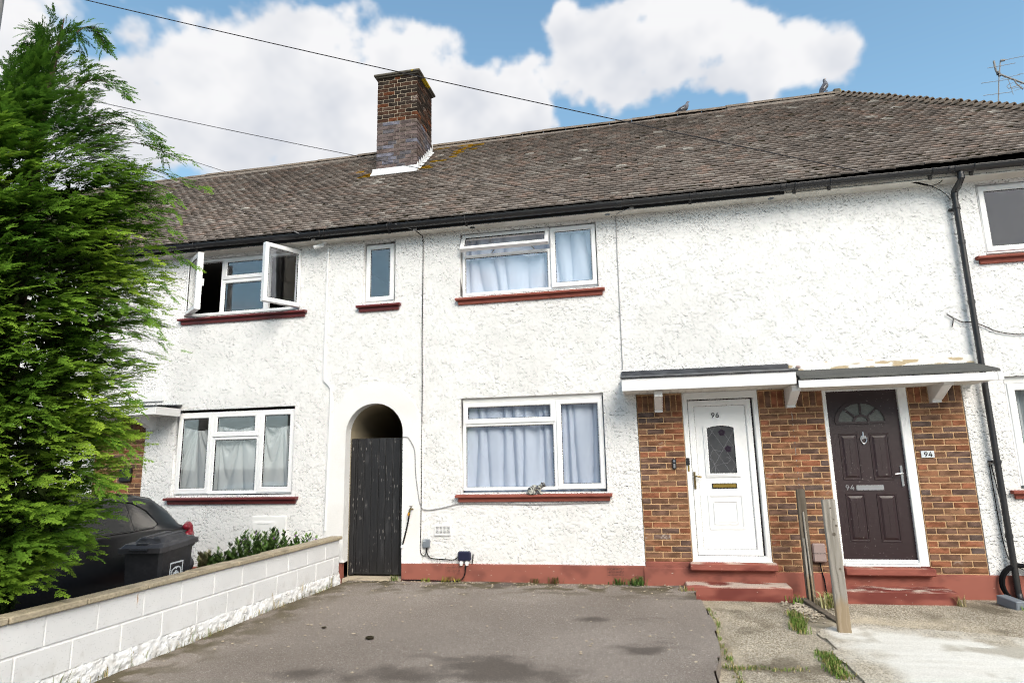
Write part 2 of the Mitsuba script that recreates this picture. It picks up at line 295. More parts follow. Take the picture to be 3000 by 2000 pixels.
plastic('grey_plastic', (.20, .23, .27), .3); plastic('brown_plastic', (.36, .27, .255), .35); diffuse('cable_black', (.012, .012, .013)); diffuse('wire_grey', (.045, .045, .05)); diffuse('cable_grey', (.30, .30, .31))
diffuse('pigeon_grey', (.15, .155, .18)); diffuse('pigeon_wing', (.10, .105, .125)); diffuse('pigeon_white', (.6, .6, .6)); diffuse('pink_breast', (.22, .17, .18))
diffuse('far_wall', (.42, .36, .30)); diffuse('far_roof', (.10, .075, .065)); plastic('far_glass', (.02, .022, .025), .05); diffuse('grey_steel', (.30, .29, .28))
plastic('orange_plastic', (.65, .30, .02), .25)
def catcoat(p, n, uv):
    w = (p.x * 1.0 + .35 * p.z) * 52 + 4.5 * noise(p.x * 30, p.y * 30, p.z * 22)
    s = smoothstep(.35, .6, .5 + .5 * dr.sin(w * 2.6))
    return mix((.045, .047, .055), (.42, .42, .37), s)
plastic('striped_glaze', catcoat, .2)
# ================================================================== GROUND
structure('ground', (np.array([(-400, -400, -.30), (400, -400, -.30), (400, 400, -.30), (-400, 400, -.30)], float), [(0, 1, 2), (0, 2, 3)]), 'street', 'wide flat street ground around the houses')
def relief(poly, z, step, amp, freq, skirt, seed=0):
    """a paved sheet with a gently uneven top and a skirt round its outline"""
    x0, y0, x1, y1 = poly.bounds; out = []
    xs, ys = np.arange(x0, x1 + step, step), np.arange(y0, y1 + step, step)
    X, Y = np.meshgrid(xs, ys, indexing='ij'); P = np.stack([X, Y], -1)
    ins = shapely.contains_xy(poly.buffer(step * .7), X, Y)
    flat = P.reshape(-1, 2).copy(); o = ~shapely.contains_xy(poly, flat[:, 0], flat[:, 1]) & ins.ravel()
    b = poly.exterior; s = shapely.line_locate_point(b, shapely.points(flat[o])); flat[o] = shapely.get_coordinates(shapely.line_interpolate_point(b, s))
    zz = z + amp * (meshkit.fbm(np.c_[flat * freq, np.full(len(flat), seed)], 4, seed) - .5)
    V = np.c_[flat, zz]; nx, ny = X.shape; idx = np.arange(nx * ny).reshape(nx, ny)
    q = np.stack([idx[:-1, :-1], idx[1:, :-1], idx[1:, 1:], idx[:-1, 1:]], -1).reshape(-1, 4); q = q[ins.ravel()[q].all(1)]
    m = (V, tri(q)); c = np.array(b.segmentize(step).coords)
    tz = z + amp * (meshkit.fbm(np.c_[c * freq, np.full(len(c), seed)], 4, seed) - .5)
    n = len(c); sv = np.vstack([np.c_[c, tz], np.c_[c, np.full(n, z - skirt)]]); i = np.arange(n - 1)
    return cat([m, (sv, tri(np.stack([i, i + n, i + n + 1, i + 1], 1)))])
edge = [(-.02, -.03), (-.02, -.42), (-.05, -.9), (0, -.95), (.03, -1.4), (.055, -2.05), (.02, -2.62), (-.02, -3.1), (-.09, -3.7), (-.1, -5.5), (-.08, -8), (-.1, -13)]
ed = spline([(a, b, 0) for a, b in edge], 6)[:, :2]; ed[:, 0] += .03 * (meshkit.fbm(np.c_[ed * 6, ed[:, 0] * 0], 3) - .5)
structure('driveway', relief(Polygon([(-4.72, -13), (-4.72, -.03)] + ed.tolist()), 0, .06, .035, 1.1, .14, 2), 'asphalt', 'grey brown asphalt driveway with damp stains', 40)
structure('path', relief(Polygon([(-.2, -13), (-.2, .02), (8, .02), (8, -13)]), -.108, .08, .03, 1.0, .1, 5), 'aggregate_concrete', 'old exposed aggregate concrete path below the two doors', 40)
sl = [(1.02, -13), (1.0, -3.3), (.97, -2.7), (1.03, -2.2), (1.0, -1.85), (1.12, -1.62), (1.42, -1.42), (1.75, -1.44), (2.5, -1.66), (3.1, -1.86), (5, -2.2), (8, -2.4), (8, -13)]
structure('concrete_slab', relief(Polygon([tuple(q[:2]) for q in spline([(a, b, 0) for a, b in sl], 5)]), -.093, .07, .02, 2.0, .05, 9), 'pale_concrete', 'pale trowelled concrete slab at the lower right', 40)
structure('front_garden', bx(-14, -4.86, -9, -.02, -.3, -.12), 'paving', 'paved parking space behind the low white wall')
structure('pavement', bx(-40, 40, -16.5, -13.02, -.3, -.16), 'paving', 'pavement along the street')
# ================================================================== HOUSES
def holes_grid(x0, x1, z0, z1, holes, step):
    def lines(a, b, cuts):
        g = np.linspace(a, b, int(round((b - a) / step)) + 1)
        for c in cuts:
            if a < c < b: g[np.argmin(abs(g - c))] = c
        return np.unique(g)
    xs = lines(x0, x1, [c for h in holes for c in h[:2]]); zs = lines(z0, z1, [c for h in holes for c in h[2:4]])
    return xs, zs
LP = rng.random((260000, 2)) * np.array([17.2, 4.9]) + np.array([-12.1, .2]); LH = rng.random(len(LP)) ** 1.3; LT = cKDTree(LP)
def rough_wall(x0, x1, z0, z1, holes, step=.0118, arch=None):
    """roughcast: a sheet with thousands of real pebbly lumps standing up to 16 mm proud, and a reveal round every opening"""
    xs, zs = holes_grid(x0, x1, z0, z1, holes, step); X, Z = np.meshgrid(xs, zs, indexing='ij')
    d, k = LT.query(np.c_[X.ravel(), Z.ravel()], k=1)
    h = np.clip(1 - (d / .017) ** 2, 0, 1) * (LH[k] > .12) * (.45 + .55 * LH[k])
    q = np.c_[X.ravel(), np.zeros(X.size), Z.ravel()]
    h = .0060 * h + .003 * meshkit.fbm(q * 60, 2, 4) + .010 * (meshkit.fbm(q * 2.2, 3, 9) - .5)
    h = h.reshape(X.shape); edge = np.full(X.shape, 9.0)
    for a, b, c, e in holes:
        dx = np.maximum(np.maximum(a - X, X - b), 0); dz = np.maximum(np.maximum(c - Z, Z - e), 0); edge = np.minimum(edge, np.hypot(dx, dz))
    h = h * np.clip(edge / .03, .12, 1)
    V = np.stack([X, -h - .002, Z], -1).reshape(-1, 3); nx, nz = X.shape; i = np.arange(nx * nz).reshape(nx, nz)
    q = np.stack([i[:-1, :-1], i[1:, :-1], i[1:, 1:], i[:-1, 1:]], -1); cx, cz = (xs[:-1, None] + xs[1:, None]) / 2, (zs[None, :-1] + zs[None, 1:]) / 2
    keep = np.ones((nx - 1, nz - 1), bool)
    for a, b, c, e in holes: keep &= ~((cx > a) & (cx < b) & (cz > c) & (cz < e))
    if arch: keep &= ~((np.hypot(cx - arch[0], cz - arch[1]) < arch[2]) & (cz > arch[1]))
    out = [(V, tri(q[keep]))]
    for a, b, c, e in holes:
        if abs(a + 4.98) < .01 or a < x0 - .01 or a > x1: continue                                  # the arch: its surround forms the reveal
        out.append(ring(a, b, c, e, [(0, -.003), (0, .13), (-.004, .13), (-.004, -.003)]))
    return cat(out)
WIN = {}   # openings: house -> list of (x0, x1, z0, z1)
A_H = [(-3.07, -1.045, 1.17, 2.49), (-3.07, -1.035, 4.0, 4.975), (-4.62, -4.105, 4.02, 4.975), (-.60, 1.36, .1, 2.47), (-4.98, -3.79, .2, 2.05)]
B_H = [(1.36, 3.345, .1, 2.47), (3.86, 5.75, 4.0, 4.985), (3.815, 5.75, 1.15, 2.48)]
C_H = [(-7.745, -5.69, 1.18, 2.487), (-7.745, -5.69, 3.99, 4.975), (-10.3, -8.285, .1, 2.47)]
H96 = thing('terraced_house', 'white roughcast terraced house with the white door and the arched side passage', 'house')
H94 = thing('terraced_house', 'white roughcast terraced house with the dark brown door and hipped roof end', 'house')
H98 = thing('terraced_house', 'white roughcast terraced house at the left with two casement windows swung open', 'house')
XS = {H96: (-5.28, 1.36), H94: (1.36, 6.1), H98: (-12.0, -5.28)}
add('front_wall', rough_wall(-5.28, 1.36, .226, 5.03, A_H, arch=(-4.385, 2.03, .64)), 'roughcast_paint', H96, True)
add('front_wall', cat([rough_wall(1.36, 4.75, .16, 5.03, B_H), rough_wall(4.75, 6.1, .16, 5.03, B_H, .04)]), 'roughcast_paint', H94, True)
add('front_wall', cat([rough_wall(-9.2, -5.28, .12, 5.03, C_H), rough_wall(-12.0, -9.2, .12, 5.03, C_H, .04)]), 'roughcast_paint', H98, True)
for h, (a, b) in XS.items():   # the rest of the shell: back, party walls, floors
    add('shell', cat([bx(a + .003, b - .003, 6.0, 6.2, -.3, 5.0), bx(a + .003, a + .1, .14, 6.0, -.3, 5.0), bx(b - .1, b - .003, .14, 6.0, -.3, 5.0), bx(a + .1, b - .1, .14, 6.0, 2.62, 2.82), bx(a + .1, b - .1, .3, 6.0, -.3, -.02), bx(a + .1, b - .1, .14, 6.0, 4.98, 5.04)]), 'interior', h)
add('gable_wall', bx(6.1, 6.2, .01, 6.2, -.3, 5.02), 'smooth_paint', H94)
# ---- plinths
add('plinth', cat([bx(-3.94, -.605, -.032, .06, -.05, .228, .008), bx(-5.28, -4.84, -.032, .06, -.12, .228, .008)]), 'red_paint', H96)
add('plinth', cat([bx(-.625, 0.98, -.048, .05, -.16, .215, .008), bx(.97, 1.36, -.046, .05, -.16, .172, .008), bx(-.60, -.03, -.012, .05, .20, .282, .006)]), 'red_paint', H96)
add('plinth', bx(1.36, 6.1, -.036, .06, -.18, .168, .008), 'red_paint', H94); add('plinth', bx(-12, -5.28, -.032, .06, -.16, .14, .008), 'red_paint', H98)
# ---- brick panels beside the doors
def brick(p, x0, x1, y0, y1, z0, z1, m):
    j = rng.normal(0, .0015, 3); add('brick', bx(x0, x1, y0 + j[1], y1, z0 + j[2] * .5, z1 + j[2] * .5, .005), m, p)
def pick(n, w=None): return int(rng.choice(n, p=w))
BW = np.array([.24, .18, .17, .10, .16, .06, .09])
def brick_panel(spans, z0, z1, first):
    """spans: (house, x0, x1, foot) side by side; the bond runs on from one to the next"""
    P = [(add('porch_brickwork', bx(a, b, .0025, .10, f, z1), 'mortar', h), a, b, f) for h, a, b, f in spans]; x0, x1 = spans[0][1], spans[-1][2]
    def lay(a, b, c, e, m):
        p, _, _, f = next((q for q in P if (a + b) / 2 <= q[2]), P[-1]); c = max(c, f + .004)
        if e - c > .02: brick(p, a, b, -.0045, .05, c, e, m)
    top = 2.2; z = top; row = first
    while z > z0 + .02:
        x = x0; k = 0; half = row % 2
        while x < x1 - .02:
            w = .1125 if (half and k == 0) else .225; w = min(w, x1 - x)
            if x1 - (x + w) < .05: w = x1 - x
            lay(x + .006, x + w - .006, max(z - .075, z0) + .006, z - .006, f'brick_{pick(7, BW)}'); x += w; k += 1
        z -= .075; row += 1
    n = int(round((x1 - x0) / .075)); w = (x1 - x0) / n           # a soldier course under the canopy
    for k in range(n): lay(x0 + k * w + .005, x0 + (k + 1) * w - .005, top + .005, min(top + .22, z1), f'brick_{pick(7, BW)}')
brick_panel([(H96, -.592, -.004, .275)], .275, 2.44, 0); brick_panel([(H96, .965, 1.36, .165), (H94, 1.36, 1.742, .165)], .165, 2.44, 1)
brick_panel([(H94, 2.735, 3.338, .165)], .165, 2.44, 1); brick_panel([(H98, -9.2, -8.287, .2)], .2, 2.44, 0)
add('door', bx(-10.2, -9.2, .03, .1, .1, 2.44), 'white_plastic', H98)
# ---- windows
def sash(h, w, x0, x1, z0, z1, fw=.068, yf=.036, f=None, name='sash'):
    f = f or (lambda m: m)
    add(name, f(frame(x0, x1, z0, z1, fw, yf, .085)), 'white_plastic', w)
    add('gasket', f(ring(x0 + fw - .001, x1 - fw + .001, z0 + fw - .001, z1 - fw + .001, [(0, yf + .013), (0, yf + .03), (.007, yf + .03), (.007, yf + .013)])), 'black_gasket', w)
    a, b, c, d, y = x0 + fw, x1 - fw, z0 + fw, z1 - fw, yf + .022
    add('pane', f((np.array([(a, y, c), (b, y, c), (b, y, d), (a, y, d)], float), [(0, 1, 2), (0, 2, 3)])), 'glass', w)
def window(h, x0, x1, z0, z1, bars, label=None):
    w = key('window', h)
    if label: labels[w] = {'label': label}
    add('frame', cat([frame(x0, x1, z0, z1, .042, .05, .12, .006)] + [bx(a, b, .052, .118, c, d, .004) for a, b, c, d in bars]), 'white_plastic', w)
    return w
def sill(h, x0, x1, z, m):
    cap = [(.06, z - .002), (.06, z - .05), (-.085, z - .05), (-.09, z - .044), (-.09, z - .022), (-.082, z - .016)]
    low = [(.0, z - .052), (.0, z - .11), (-.035, z - .11), (-.04, z - .105), (-.045, z - .052)]
    add('window_sill', cat([prism(cap, x0, x1), prism(low, x0 + .035, x1 - .035)]), m, h)
w = window(H96, -3.055, -1.06, 1.2, 2.428, [(-1.725, -1.700, 1.24, 2.39), (-3.02, -1.725, 2.10, 2.128)], 'window with one wide top light and full height curtains')
sash(H96, w, -3.048, -1.722, 2.125, 2.425); sash(H96, w, -3.052, -1.724, 1.205, 2.118, .034, .052, name='fixed_light'); sash(H96, w, -1.704, -1.063, 1.207, 2.424)
add('head_board', bx(-3.055, -1.06, .04, .11, 2.428, 2.492), 'smooth_paint', w)
sill(H96, -3.14, -.978, 1.157, 'sill_red')
w = window(H96, -3.05, -1.045, 4.02, 4.955, [(-1.722, -1.698, 4.06, 4.92), (-3.02, -1.722, 4.612, 4.648)], 'window with its top light propped open')
sash(H96, w, -3.048, -1.724, 4.02, 4.64, .038, .052, name='fixed_light'); sash(H96, w, -1.705, -1.048, 4.045, 4.95, .068, .022)
sash(H96, w, -3.045, -1.718, 4.635, 4.948, .062, .022, lambda m: xf(m, rot([1, 0, 0], -31, (0, .05, 4.95))))
add('stay', cat([tube([(-2.6, .06, 4.66), (-2.5, -.07, 4.70)], .006), tube([(-1.95, .06, 4.66), (-2.0, -.07, 4.70)], .006)]), 'old_brass', w)
sill(H96, -3.13, -.945, 3.98, 'sill_red')
w = window(H96, -4.605, -4.14, 4.04, 4.948, [], 'narrow one light window'); sash(H96, w, -4.598, -4.147, 4.046, 4.942)
sill(H96, -4.70, -3.996, 3.98, 'sill_maroon')
def lefthinge(x, deg): return lambda m: xf(m, rot([0, 0, 1], deg, (x, .045, 0)))
w = window(H98, -7.735, -5.715, 4.02, 4.968, [(-7.15, -7.10, 4.06, 4.93), (-6.33, -6.28, 4.06, 4.93), (-7.1, -6.33, 4.56, 4.60)], 'window with both side casements swung open')
sash(H98, w, -7.110, -6.335, 4.598, 4.955); sash(H98, w, -7.115, -6.33, 4.02, 4.575, .042, .052, name='fixed_light')
sash(H98, w, -7.735, -7.115, 4.03, 4.955, .068, .0, lefthinge(-7.735, -38), 'casement'); sash(H98, w, -6.345, -5.72, 4.03, 4.955, .068, .0, lefthinge(-5.72, 61), 'casement')
add('handle', xf(bx(-7.16, -7.135, .085, .12, 4.42, 4.54, .006), rot([0, 0, 1], -38, (-7.735, .045, 0))), 'white_plastic', w)
sill(H98, -7.805, -5.548, 3.978, 'sill_maroon')
w = window(H98, -7.73, -5.71, 1.195, 2.45, [(-7.13, -7.105, 1.24, 2.41), (-6.315, -6.29, 1.24, 2.41), (-7.11, -6.31, 2.03, 2.06)], 'three light window with a draped net')
sash(H98, w, -7.722, -7.124, 1.207, 2.428, .075); sash(H98, w, -7.110, -6.312, 2.06, 2.432, .075); sash(H98, w, -7.112, -6.31, 1.2, 2.05, .045, .052, name='fixed_light'); sash(H98, w, -6.296, -5.713, 1.212, 2.44, .078)
sill(H98, -7.80, -5.568, 1.158, 'sill_maroon')
w = window(H94, 3.89, 5.72, 4.06, 4.975, [(4.75, 4.79, 4.1, 4.93)]); sash(H94, w, 3.90, 4.755, 4.085, 4.965, .07); sash(H94, w, 4.785, 5.71, 4.085, 4.965, .07)
add('trickle_vent', bx(4.0, 4.65, .028, .045, 4.93, 4.955, .006), 'white_plastic', w)
sill(H94, 3.725, 5.85, 4.02, 'sill_red')
w = window(H94, 3.84, 5.72, 1.18, 2.40, [(4.75, 4.79, 1.22, 2.37)]); sash(H94, w, 3.862, 4.755, 1.19, 2.392, .08); sash(H94, w, 4.785, 5.71, 1.19, 2.392, .07)
add('head_board', bx(3.84, 5.72, .04, .11, 2.40, 2.48), 'smooth_paint', w); sill(H94, 3.69, 5.85, 1.14, 'sill_red')
# ---- curtains behind the glass
def drape(x0, x1, z0, z1, y, seed, amp=.03, freq=7.0, tent=None):
    nx, nz = int((x1 - x0) / .012), 26; X, Z = np.meshgrid(np.linspace(x0, x1, nx), np.linspace(z0, z1, nz), indexing='ij')
    t = (z1 - Z) / (z1 - z0); U = X.copy()
    if tent is not None:
        for c in tent: U = U + .0 * X; 
        ph = np.zeros_like(X); wsum = np.zeros_like(X)
        for c in tent:
            k = np.exp(-((X - c) / .33) ** 2); ph += k * ((X - c) / (.10 + .9 * t)); wsum += k
        U = ph / (wsum + 1e-6) * .75
    n1 = meshkit.noise(np.stack([U * freq, t * .7, U * 0 + seed], -1), seed); n2 = meshkit.noise(np.stack([U * freq * 2.3, t * .9, U * 0], -1), seed + 1)
    f = np.abs(np.sin(np.pi * (U * freq + 1.3 * n1))) ** .6
    Yv = y - amp * (f * 1.2 + .8 * (n1 - .5) + .5 * (n2 - .5))
    V = np.stack([X, Yv, Z + (0 if tent is None else -.05 * np.sin(np.pi * (X - x0) / (x1 - x0) * 3) ** 2 * (1 - t))], -1).reshape(-1, 3)
    i = np.arange(nx * nz).reshape(nx, nz); return V, tri(np.stack([i[:-1, :-1], i[1:, :-1], i[1:, 1:], i[:-1, 1:]], -1).reshape(-1, 4))
solo('curtain', drape(-3.06, -1.05, 1.13, 2.47, .21, 3, .06, 5.5), 'curtain', 'pale pleated curtain filling the ground floor window of the house with the arch', 'curtain', smooth=True)
solo('curtain', drape(-3.06, -1.05, 3.98, 4.97, .21, 8, .06, 4.2), 'curtain', 'pale curtain behind the propped open upstairs window', 'curtain', smooth=True)
solo('net_curtain', drape(-7.72, -5.74, 1.14, 2.22, .2, 14, .05, 5, tent=(-7.45, -6.66, -5.95)), 'grey_net', 'grey draped net curtain in the lower window of the left house', 'curtain', smooth=True)
solo('net_curtain', drape(3.9, 5.7, 1.12, 2.4, .24, 21, .05, 5), 'grey_net', 'net curtain in the window at the right edge of the photo', 'curtain', smooth=True)
# ---- the white door with its frame
d = key('door', H96); labels[d] = {'label': 'white panelled front door numbered 96'}
add('frame', cat([frame(0, .957, .288, 2.46, .066, .006, .10, .014), bx(.02, .94, -.002, .006, 2.345, 2.44, .003)]), 'white_plastic', d)
add('leaf', cat([frame(.07, .868, .358, 2.335, .076, .022, .09, .012), bx(.14, .80, .04, .09, .43, 2.262)]), 'white_plastic', d)
add('leaf_joint', cat([ring(.0655, .8725, .3535, 2.3395, [(0, .02), (0, .03), (.005, .03), (.005, .02)]), ring(.145, .795, .433, 2.26, [(0, .034), (0, .041), (.004, .041), (.004, .034)])]), 'black_gasket', d)
def lightpoly(x0, x1, z0, z1, rise):
    xs = np.linspace(x0, x1, 17); c = (x0 + x1) / 2
    return Polygon([(x0, z0), (x1, z0)] + [(x, z1 + rise * (1 - ((x - c) / (x1 - c)) ** 2)) for x in xs[::-1]])
g = lightpoly(.293, .631, 1.381, 1.965, .03)
add('light_moulding', cat([slab(g.buffer(.048 - .0155 * k, join_style=2) .difference(g), .026 - .005 * k, .0405) for k in range(3)]), 'white_plastic', d)
add('glazing', slab(g.buffer(.002), .034, .039), 'obscure_glass', d)
# leading: diamond cames, two roses and a stem
L = []
gx0, gz0, gx1, gz1 = g.bounds
for k in range(-6, 9):
    for sgn in (1, -1):
        ln = LineString([(gx0 - 1, gz0 - 1.62 + k * .215), (gx0 + 2, gz0 - 1.62 + k * .215 + 4.86)]) if sgn > 0 else LineString([(gx0 - 1, gz0 + 1.62 + k * .215), (gx0 + 2, gz0 + 1.62 + k * .215 - 4.86)])
        if sgn > 0 and k % 2: continue
        L.append(ln.intersection(g).buffer(.0018))
for c in ((.48, 1.905), (.545, 1.69)):
    RO = []
    for r in (.010, .022, .034): RO.append(Point(c).buffer(r, 5).exterior.buffer(.0042))
    for a in range(0, 360, 72): RO.append(LineString([(c[0] + .024 * math.cos(math.radians(a)), c[1] + .024 * math.sin(math.radians(a))), (c[0] + .042 * math.cos(math.radians(a + 25)), c[1] + .042 * math.sin(math.radians(a + 25)))]).buffer(.006))
    add('rose', slab(unary_union(RO), .0300, .0335), 'dark_rose', d)
L.append(LineString(spline([(.36, 1.39, 0), (.37, 1.47, 0), (.45, 1.50, 0), (.52, 1.51, 0), (.56, 1.55, 0), (.53, 1.585, 0), (.505, 1.57, 0)], 6)[:, :2]).buffer(.002)); L.append(LineString(spline([(.37, 1.40, 0), (.36, 1.5, 0), (.32, 1.6, 0), (.36, 1.68, 0), (.45, 1.66, 0)], 6)[:, :2]).buffer(.002))
add('leading', slab(unary_union([q for q in L if not q.is_empty]).intersection(g), .0312, .0335), 'lead_came', d)
add('moulded_panel', cat([ring(.24, .682, .673, 1.112, [(0, .0405), (.006, .030), (.022, .033), (.034, .040), (.05, .041), (.05, .0405)]), ring(.303, .607, .735, 1.030, [(0, .0405), (.008, .029), (.02, .036), (.03, .041)]), bx(.33, .58, .034, .041, .762, 1.003, .006)]), 'white_plastic', d)
add('letter_slot', bx(.308, .617, .030, .040, 1.188, 1.254, .004), 'black_plastic', d); add('letter_flap', bx(.318, .607, .024, .032, 1.202, 1.244, .004), 'brass', d)
add('number', mv(text('96', .062, .003, True), .357, .037, 2.103), 'black_plastic', d)
add('handle', cat([bx(.082, .108, .008, .02, 1.185, 1.405, .006), tube([(.095, .012, 1.345), (.095, -.025, 1.345), (.125, -.035, 1.347), (.178, -.033, 1.338)], [.009, .010, .011, .013])]), 'old_brass', d)
add('door_sill', bx(-.01, .965, -.01, .06, .272, .29, .004), 'white_plastic', d)
s = add('step', bx(-.045, 1.0, -.135, .03, .195, .284, .012), 'worn_step', H96); add('step', bx(-.122, 1.098, -.37, -.03, -.16, .052, .014), 'worn_step', H96)
s = add('step', bx(1.758, 2.742, -.13, .03, .16, .248, .012), 'worn_step', H94); add('step', bx(1.63, 2.845, -.37, -.02, -.18, .034, .014), 'worn_step', H94)
# ---- the dark door
d = key('door', H94); labels[d] = {'label': 'dark brown front door with a half round light'}
add('frame', cat([bx(1.742, 1.788, .0, .10, .25, 2.44, .004), bx(2.622, 2.728, .004, .10, .25, 2.44, .006), bx(1.788, 2.622, .0, .10, 2.383, 2.44, .004)]), 'white_plastic', d)
add('threshold', cat([bx(1.788, 2.622, -.02, .09, .25, .275, .004), bx(1.788, 2.622, 0, .09, .279, .30, .004), bx(1.788, 2.622, .02, .09, .303, .325, .004)]), 'white_plastic', d)
def fan(r, w): 
    t = np.linspace(0, np.pi, 33); return Polygon([(2.185 + w * r * np.cos(a), 1.99 + r * np.sin(a)) for a in t])
fo = fan(.236, 1.16)
lf = sbox(1.788, .326, 2.622, 2.384).difference(fo)
add('leaf', slab(lf, .05, .085), 'dark_door', d)
add('fan_moulding', slab(unary_union([fan(.278, 1.13).difference(fan(.232, 1.16)), sbox(1.88, 1.965, 2.50, 1.993)]), .036, .051), 'dark_door', d)
bars = [fan(.092, 1.1).difference(fan(.066, 1.1))] + [LineString([(2.185 + .09 * math.cos(a), 1.99 + .08 * math.sin(a)), (2.185 + .28 * math.cos(a), 1.99 + .24 * math.sin(a))]).buffer(.011, cap_style=2) for a in np.radians([45, 90, 135])]
add('glazing_bar', slab(unary_union(bars).intersection(fo.buffer(.004)), .042, .056), 'dark_door', d); add('glazing', slab(fo.buffer(.002), .058, .064), 'fan_glass', d)
for a, b, c, e in ((1.897, 2.124, 1.270, 1.848), (2.249, 2.474, 1.266, 1.842), (1.897, 2.125, .529, 1.107), (2.249, 2.478, .524, 1.105)):
    add('panel', ring(a, b, c, e, [(0, .0505), (.006, .042), (.014, .042), (.022, .049), (.03, .049), (.055, .040), (.5 * (b - a) - .001, .040), (.5 * (b - a) - .001, .0505)]), 'dark_door', d)
add('letter_plate', bx(2.033, 2.346, .034, .051, 1.146, 1.209, .008), 'chrome', d)
add('number', mv(text('94', .062, .003), 1.905, .047, 1.152), 'chrome', d)
kx = 2.183
add('knocker', cat([bx(kx - .03, kx + .03, .036, .05, 1.775, 1.815, .01), tube([(kx, .045, 1.81), (kx, .042, 1.865)], [.012, .006]), tube([(kx - .036 * math.cos(a), .036, 1.785 - .065 * math.sin(a)) for a in np.linspace(-.15, np.pi + .15, 17)], .006), bx(kx - .009, kx + .009, .03, .05, 1.70, 1.722, .005)]), 'chrome', d)
add('handle', cat([bx(2.555, 2.582, .036, .05, 1.19, 1.44, .008), tube([(2.567, .04, 1.345), (2.567, .0, 1.345), (2.54, -.008, 1.344), (2.475, -.006, 1.338)], [.010, .010, .010, .008])]), 'chrome', d)
# ---- canopies
c = key('canopy', H96); labels[c] = {'label': 'flat white door canopy with black lead edge'}
add('fascia', cat([bx(-.765, 1.332, -.575, -.55, 2.437, 2.596, .004), bx(-.765, -.742, -.55, -.01, 2.437, 2.59, .003)]), 'white_board', c)
for k in range(21): add('soffit_board', bx(-.74 + k * .0985, -.74 + k * .0985 + .0945, -.55, -.005, 2.443, 2.452, .003), 'cream_soffit', c)
xs = np.linspace(-.775, 1.36, 60); wob = .010 * (meshkit.fbm(np.c_[xs * 5, xs * 0, xs * 0], 3) - .5)
pv, pf = [], []
for x, q in zip(xs, wob):
    prof = [(-.55, 2.598), (-.592, 2.594 + q), (-.603, 2.606 + q), (-.598, 2.624 + q), (-.56, 2.634), (-.04, 2.668), (-.040, 2.69), (-.036, 2.765 + .4 * q), (-.004, 2.768)]; pv.append([(x, a, b) for a, b in prof])
i = np.arange(60 * 9).reshape(60, 9); add('lead_roof', (np.array(pv).reshape(-1, 3), tri(np.stack([i[:-1, :-1], i[1:, :-1], i[1:, 1:], i[:-1, 1:]], -1).reshape(-1, 4))), 'grey_lead', c, 30)
add('mortar_dab', trimesh.creation.icosphere(2, .02).apply_scale([1.5, 1, 1.0]).apply_translation([1.36, -.59, 2.64]), 'brown_plastic', c, True)
C2 = [(.0, 2.19), (-.10, 2.19), (-.10, 2.222), (-.125, 2.222), (-.425, 2.362), (-.475, 2.362), (-.475, 2.434), (.0, 2.442)]
def corbel(p, x): add('corbel', prism(C2, x, x + .103), 'white_board', p)
corbel(c, -.362); corbel(c, 1.290)
c = key('canopy', H94); labels[c] = {'label': 'white door canopy with grey mineral felt roof'}
add('fascia', cat([bx(1.345, 3.47, -.612, -.588, 2.384, 2.476, .004), bx(3.472, 3.53, -.614, -.586, 2.382, 2.474, .004), bx(3.44, 3.462, -.585, -.005, 2.39, 2.474, .003)]), 'white_board', c)
add('soffit', bx(1.362, 3.44, -.585, -.005, 2.398, 2.408), 'cream_soffit', c)
add('felt_roof', cat([prism([(-.01, 2.657), (-.60, 2.492), (-.622, 2.482), (-.625, 2.498), (-.61, 2.518), (-.01, 2.676)], 1.365, 3.5)]), 'mineral_felt', c)
add('wall_board', bx(1.37, 3.52, -.036, .0, 2.66, 2.766, .004), 'flaking_paint', c); corbel(c, 2.967)
c = key('canopy', H98); add('fascia', cat([bx(-10.4, -7.66, -.55, -.525, 2.39, 2.515, .004), bx(-7.685, -7.662, -.525, -.02, 2.39, 2.51)]), 'white_board', c); add('soffit', bx(-10.4, -7.69, -.525, -.005, 2.40, 2.41), 'cream_soffit', c)
add('felt_roof', prism([(-.005, 2.56), (-.57, 2.515), (-.57, 2.53), (-.005, 2.578)], -10.4, -7.65), 'grey_lead', c); add('wall_board', bx(-10.4, -7.99, -.036, .0, 2.65, 2.742), 'white_board', c)
add('corbel', prism(C2, -8.20, -8.098), 'white_board', c); add('corbel', prism(C2, -8.87, -8.74), 'white_board', c)
# ---- arched passage
ao, ai = .742, .446
def archpoly(r, z0): t = np.linspace(0, np.pi, 41); return Polygon([(-4.385 + r * np.cos(a), 2.03 + r * .99 * np.sin(a)) for a in t] + [(-4.385 - r, z0), (-4.385 + r, z0)])
add('arch_surround', slab(archpoly(ao, .226).difference(archpoly(ai, .1)), -.028, .14), 'smooth_paint', H96)
add('arch_ledge', bx(-5.1, -4.80, -.05, .02, .222, .25, .006), 'smooth_paint', H96)
t = np.linspace(0, np.pi, 25); prof = [(-4.385 + ai * np.cos(a), 2.03 + ai * .99 * np.sin(a)) for a in t]; prof = [(-4.385 + ai, -.05)] + prof + [(-4.385 - ai, -.05)]
n = len(prof); pv = np.array([(x, y, z) for y in (.141, 6.0) for x, z in prof]); i = np.arange(n - 1)
add('passage', cat([(pv, tri(np.stack([i, i + 1, i + 1 + n, i + n], 1))), bx(-4.83, -3.94, 5.9, 6.0, 0, 2.5)]), 'passage_paint', H96)
add('threshold', bx(-4.83, -3.94, -.02, .3, -.05, .012), 'lime_mortar', H96)
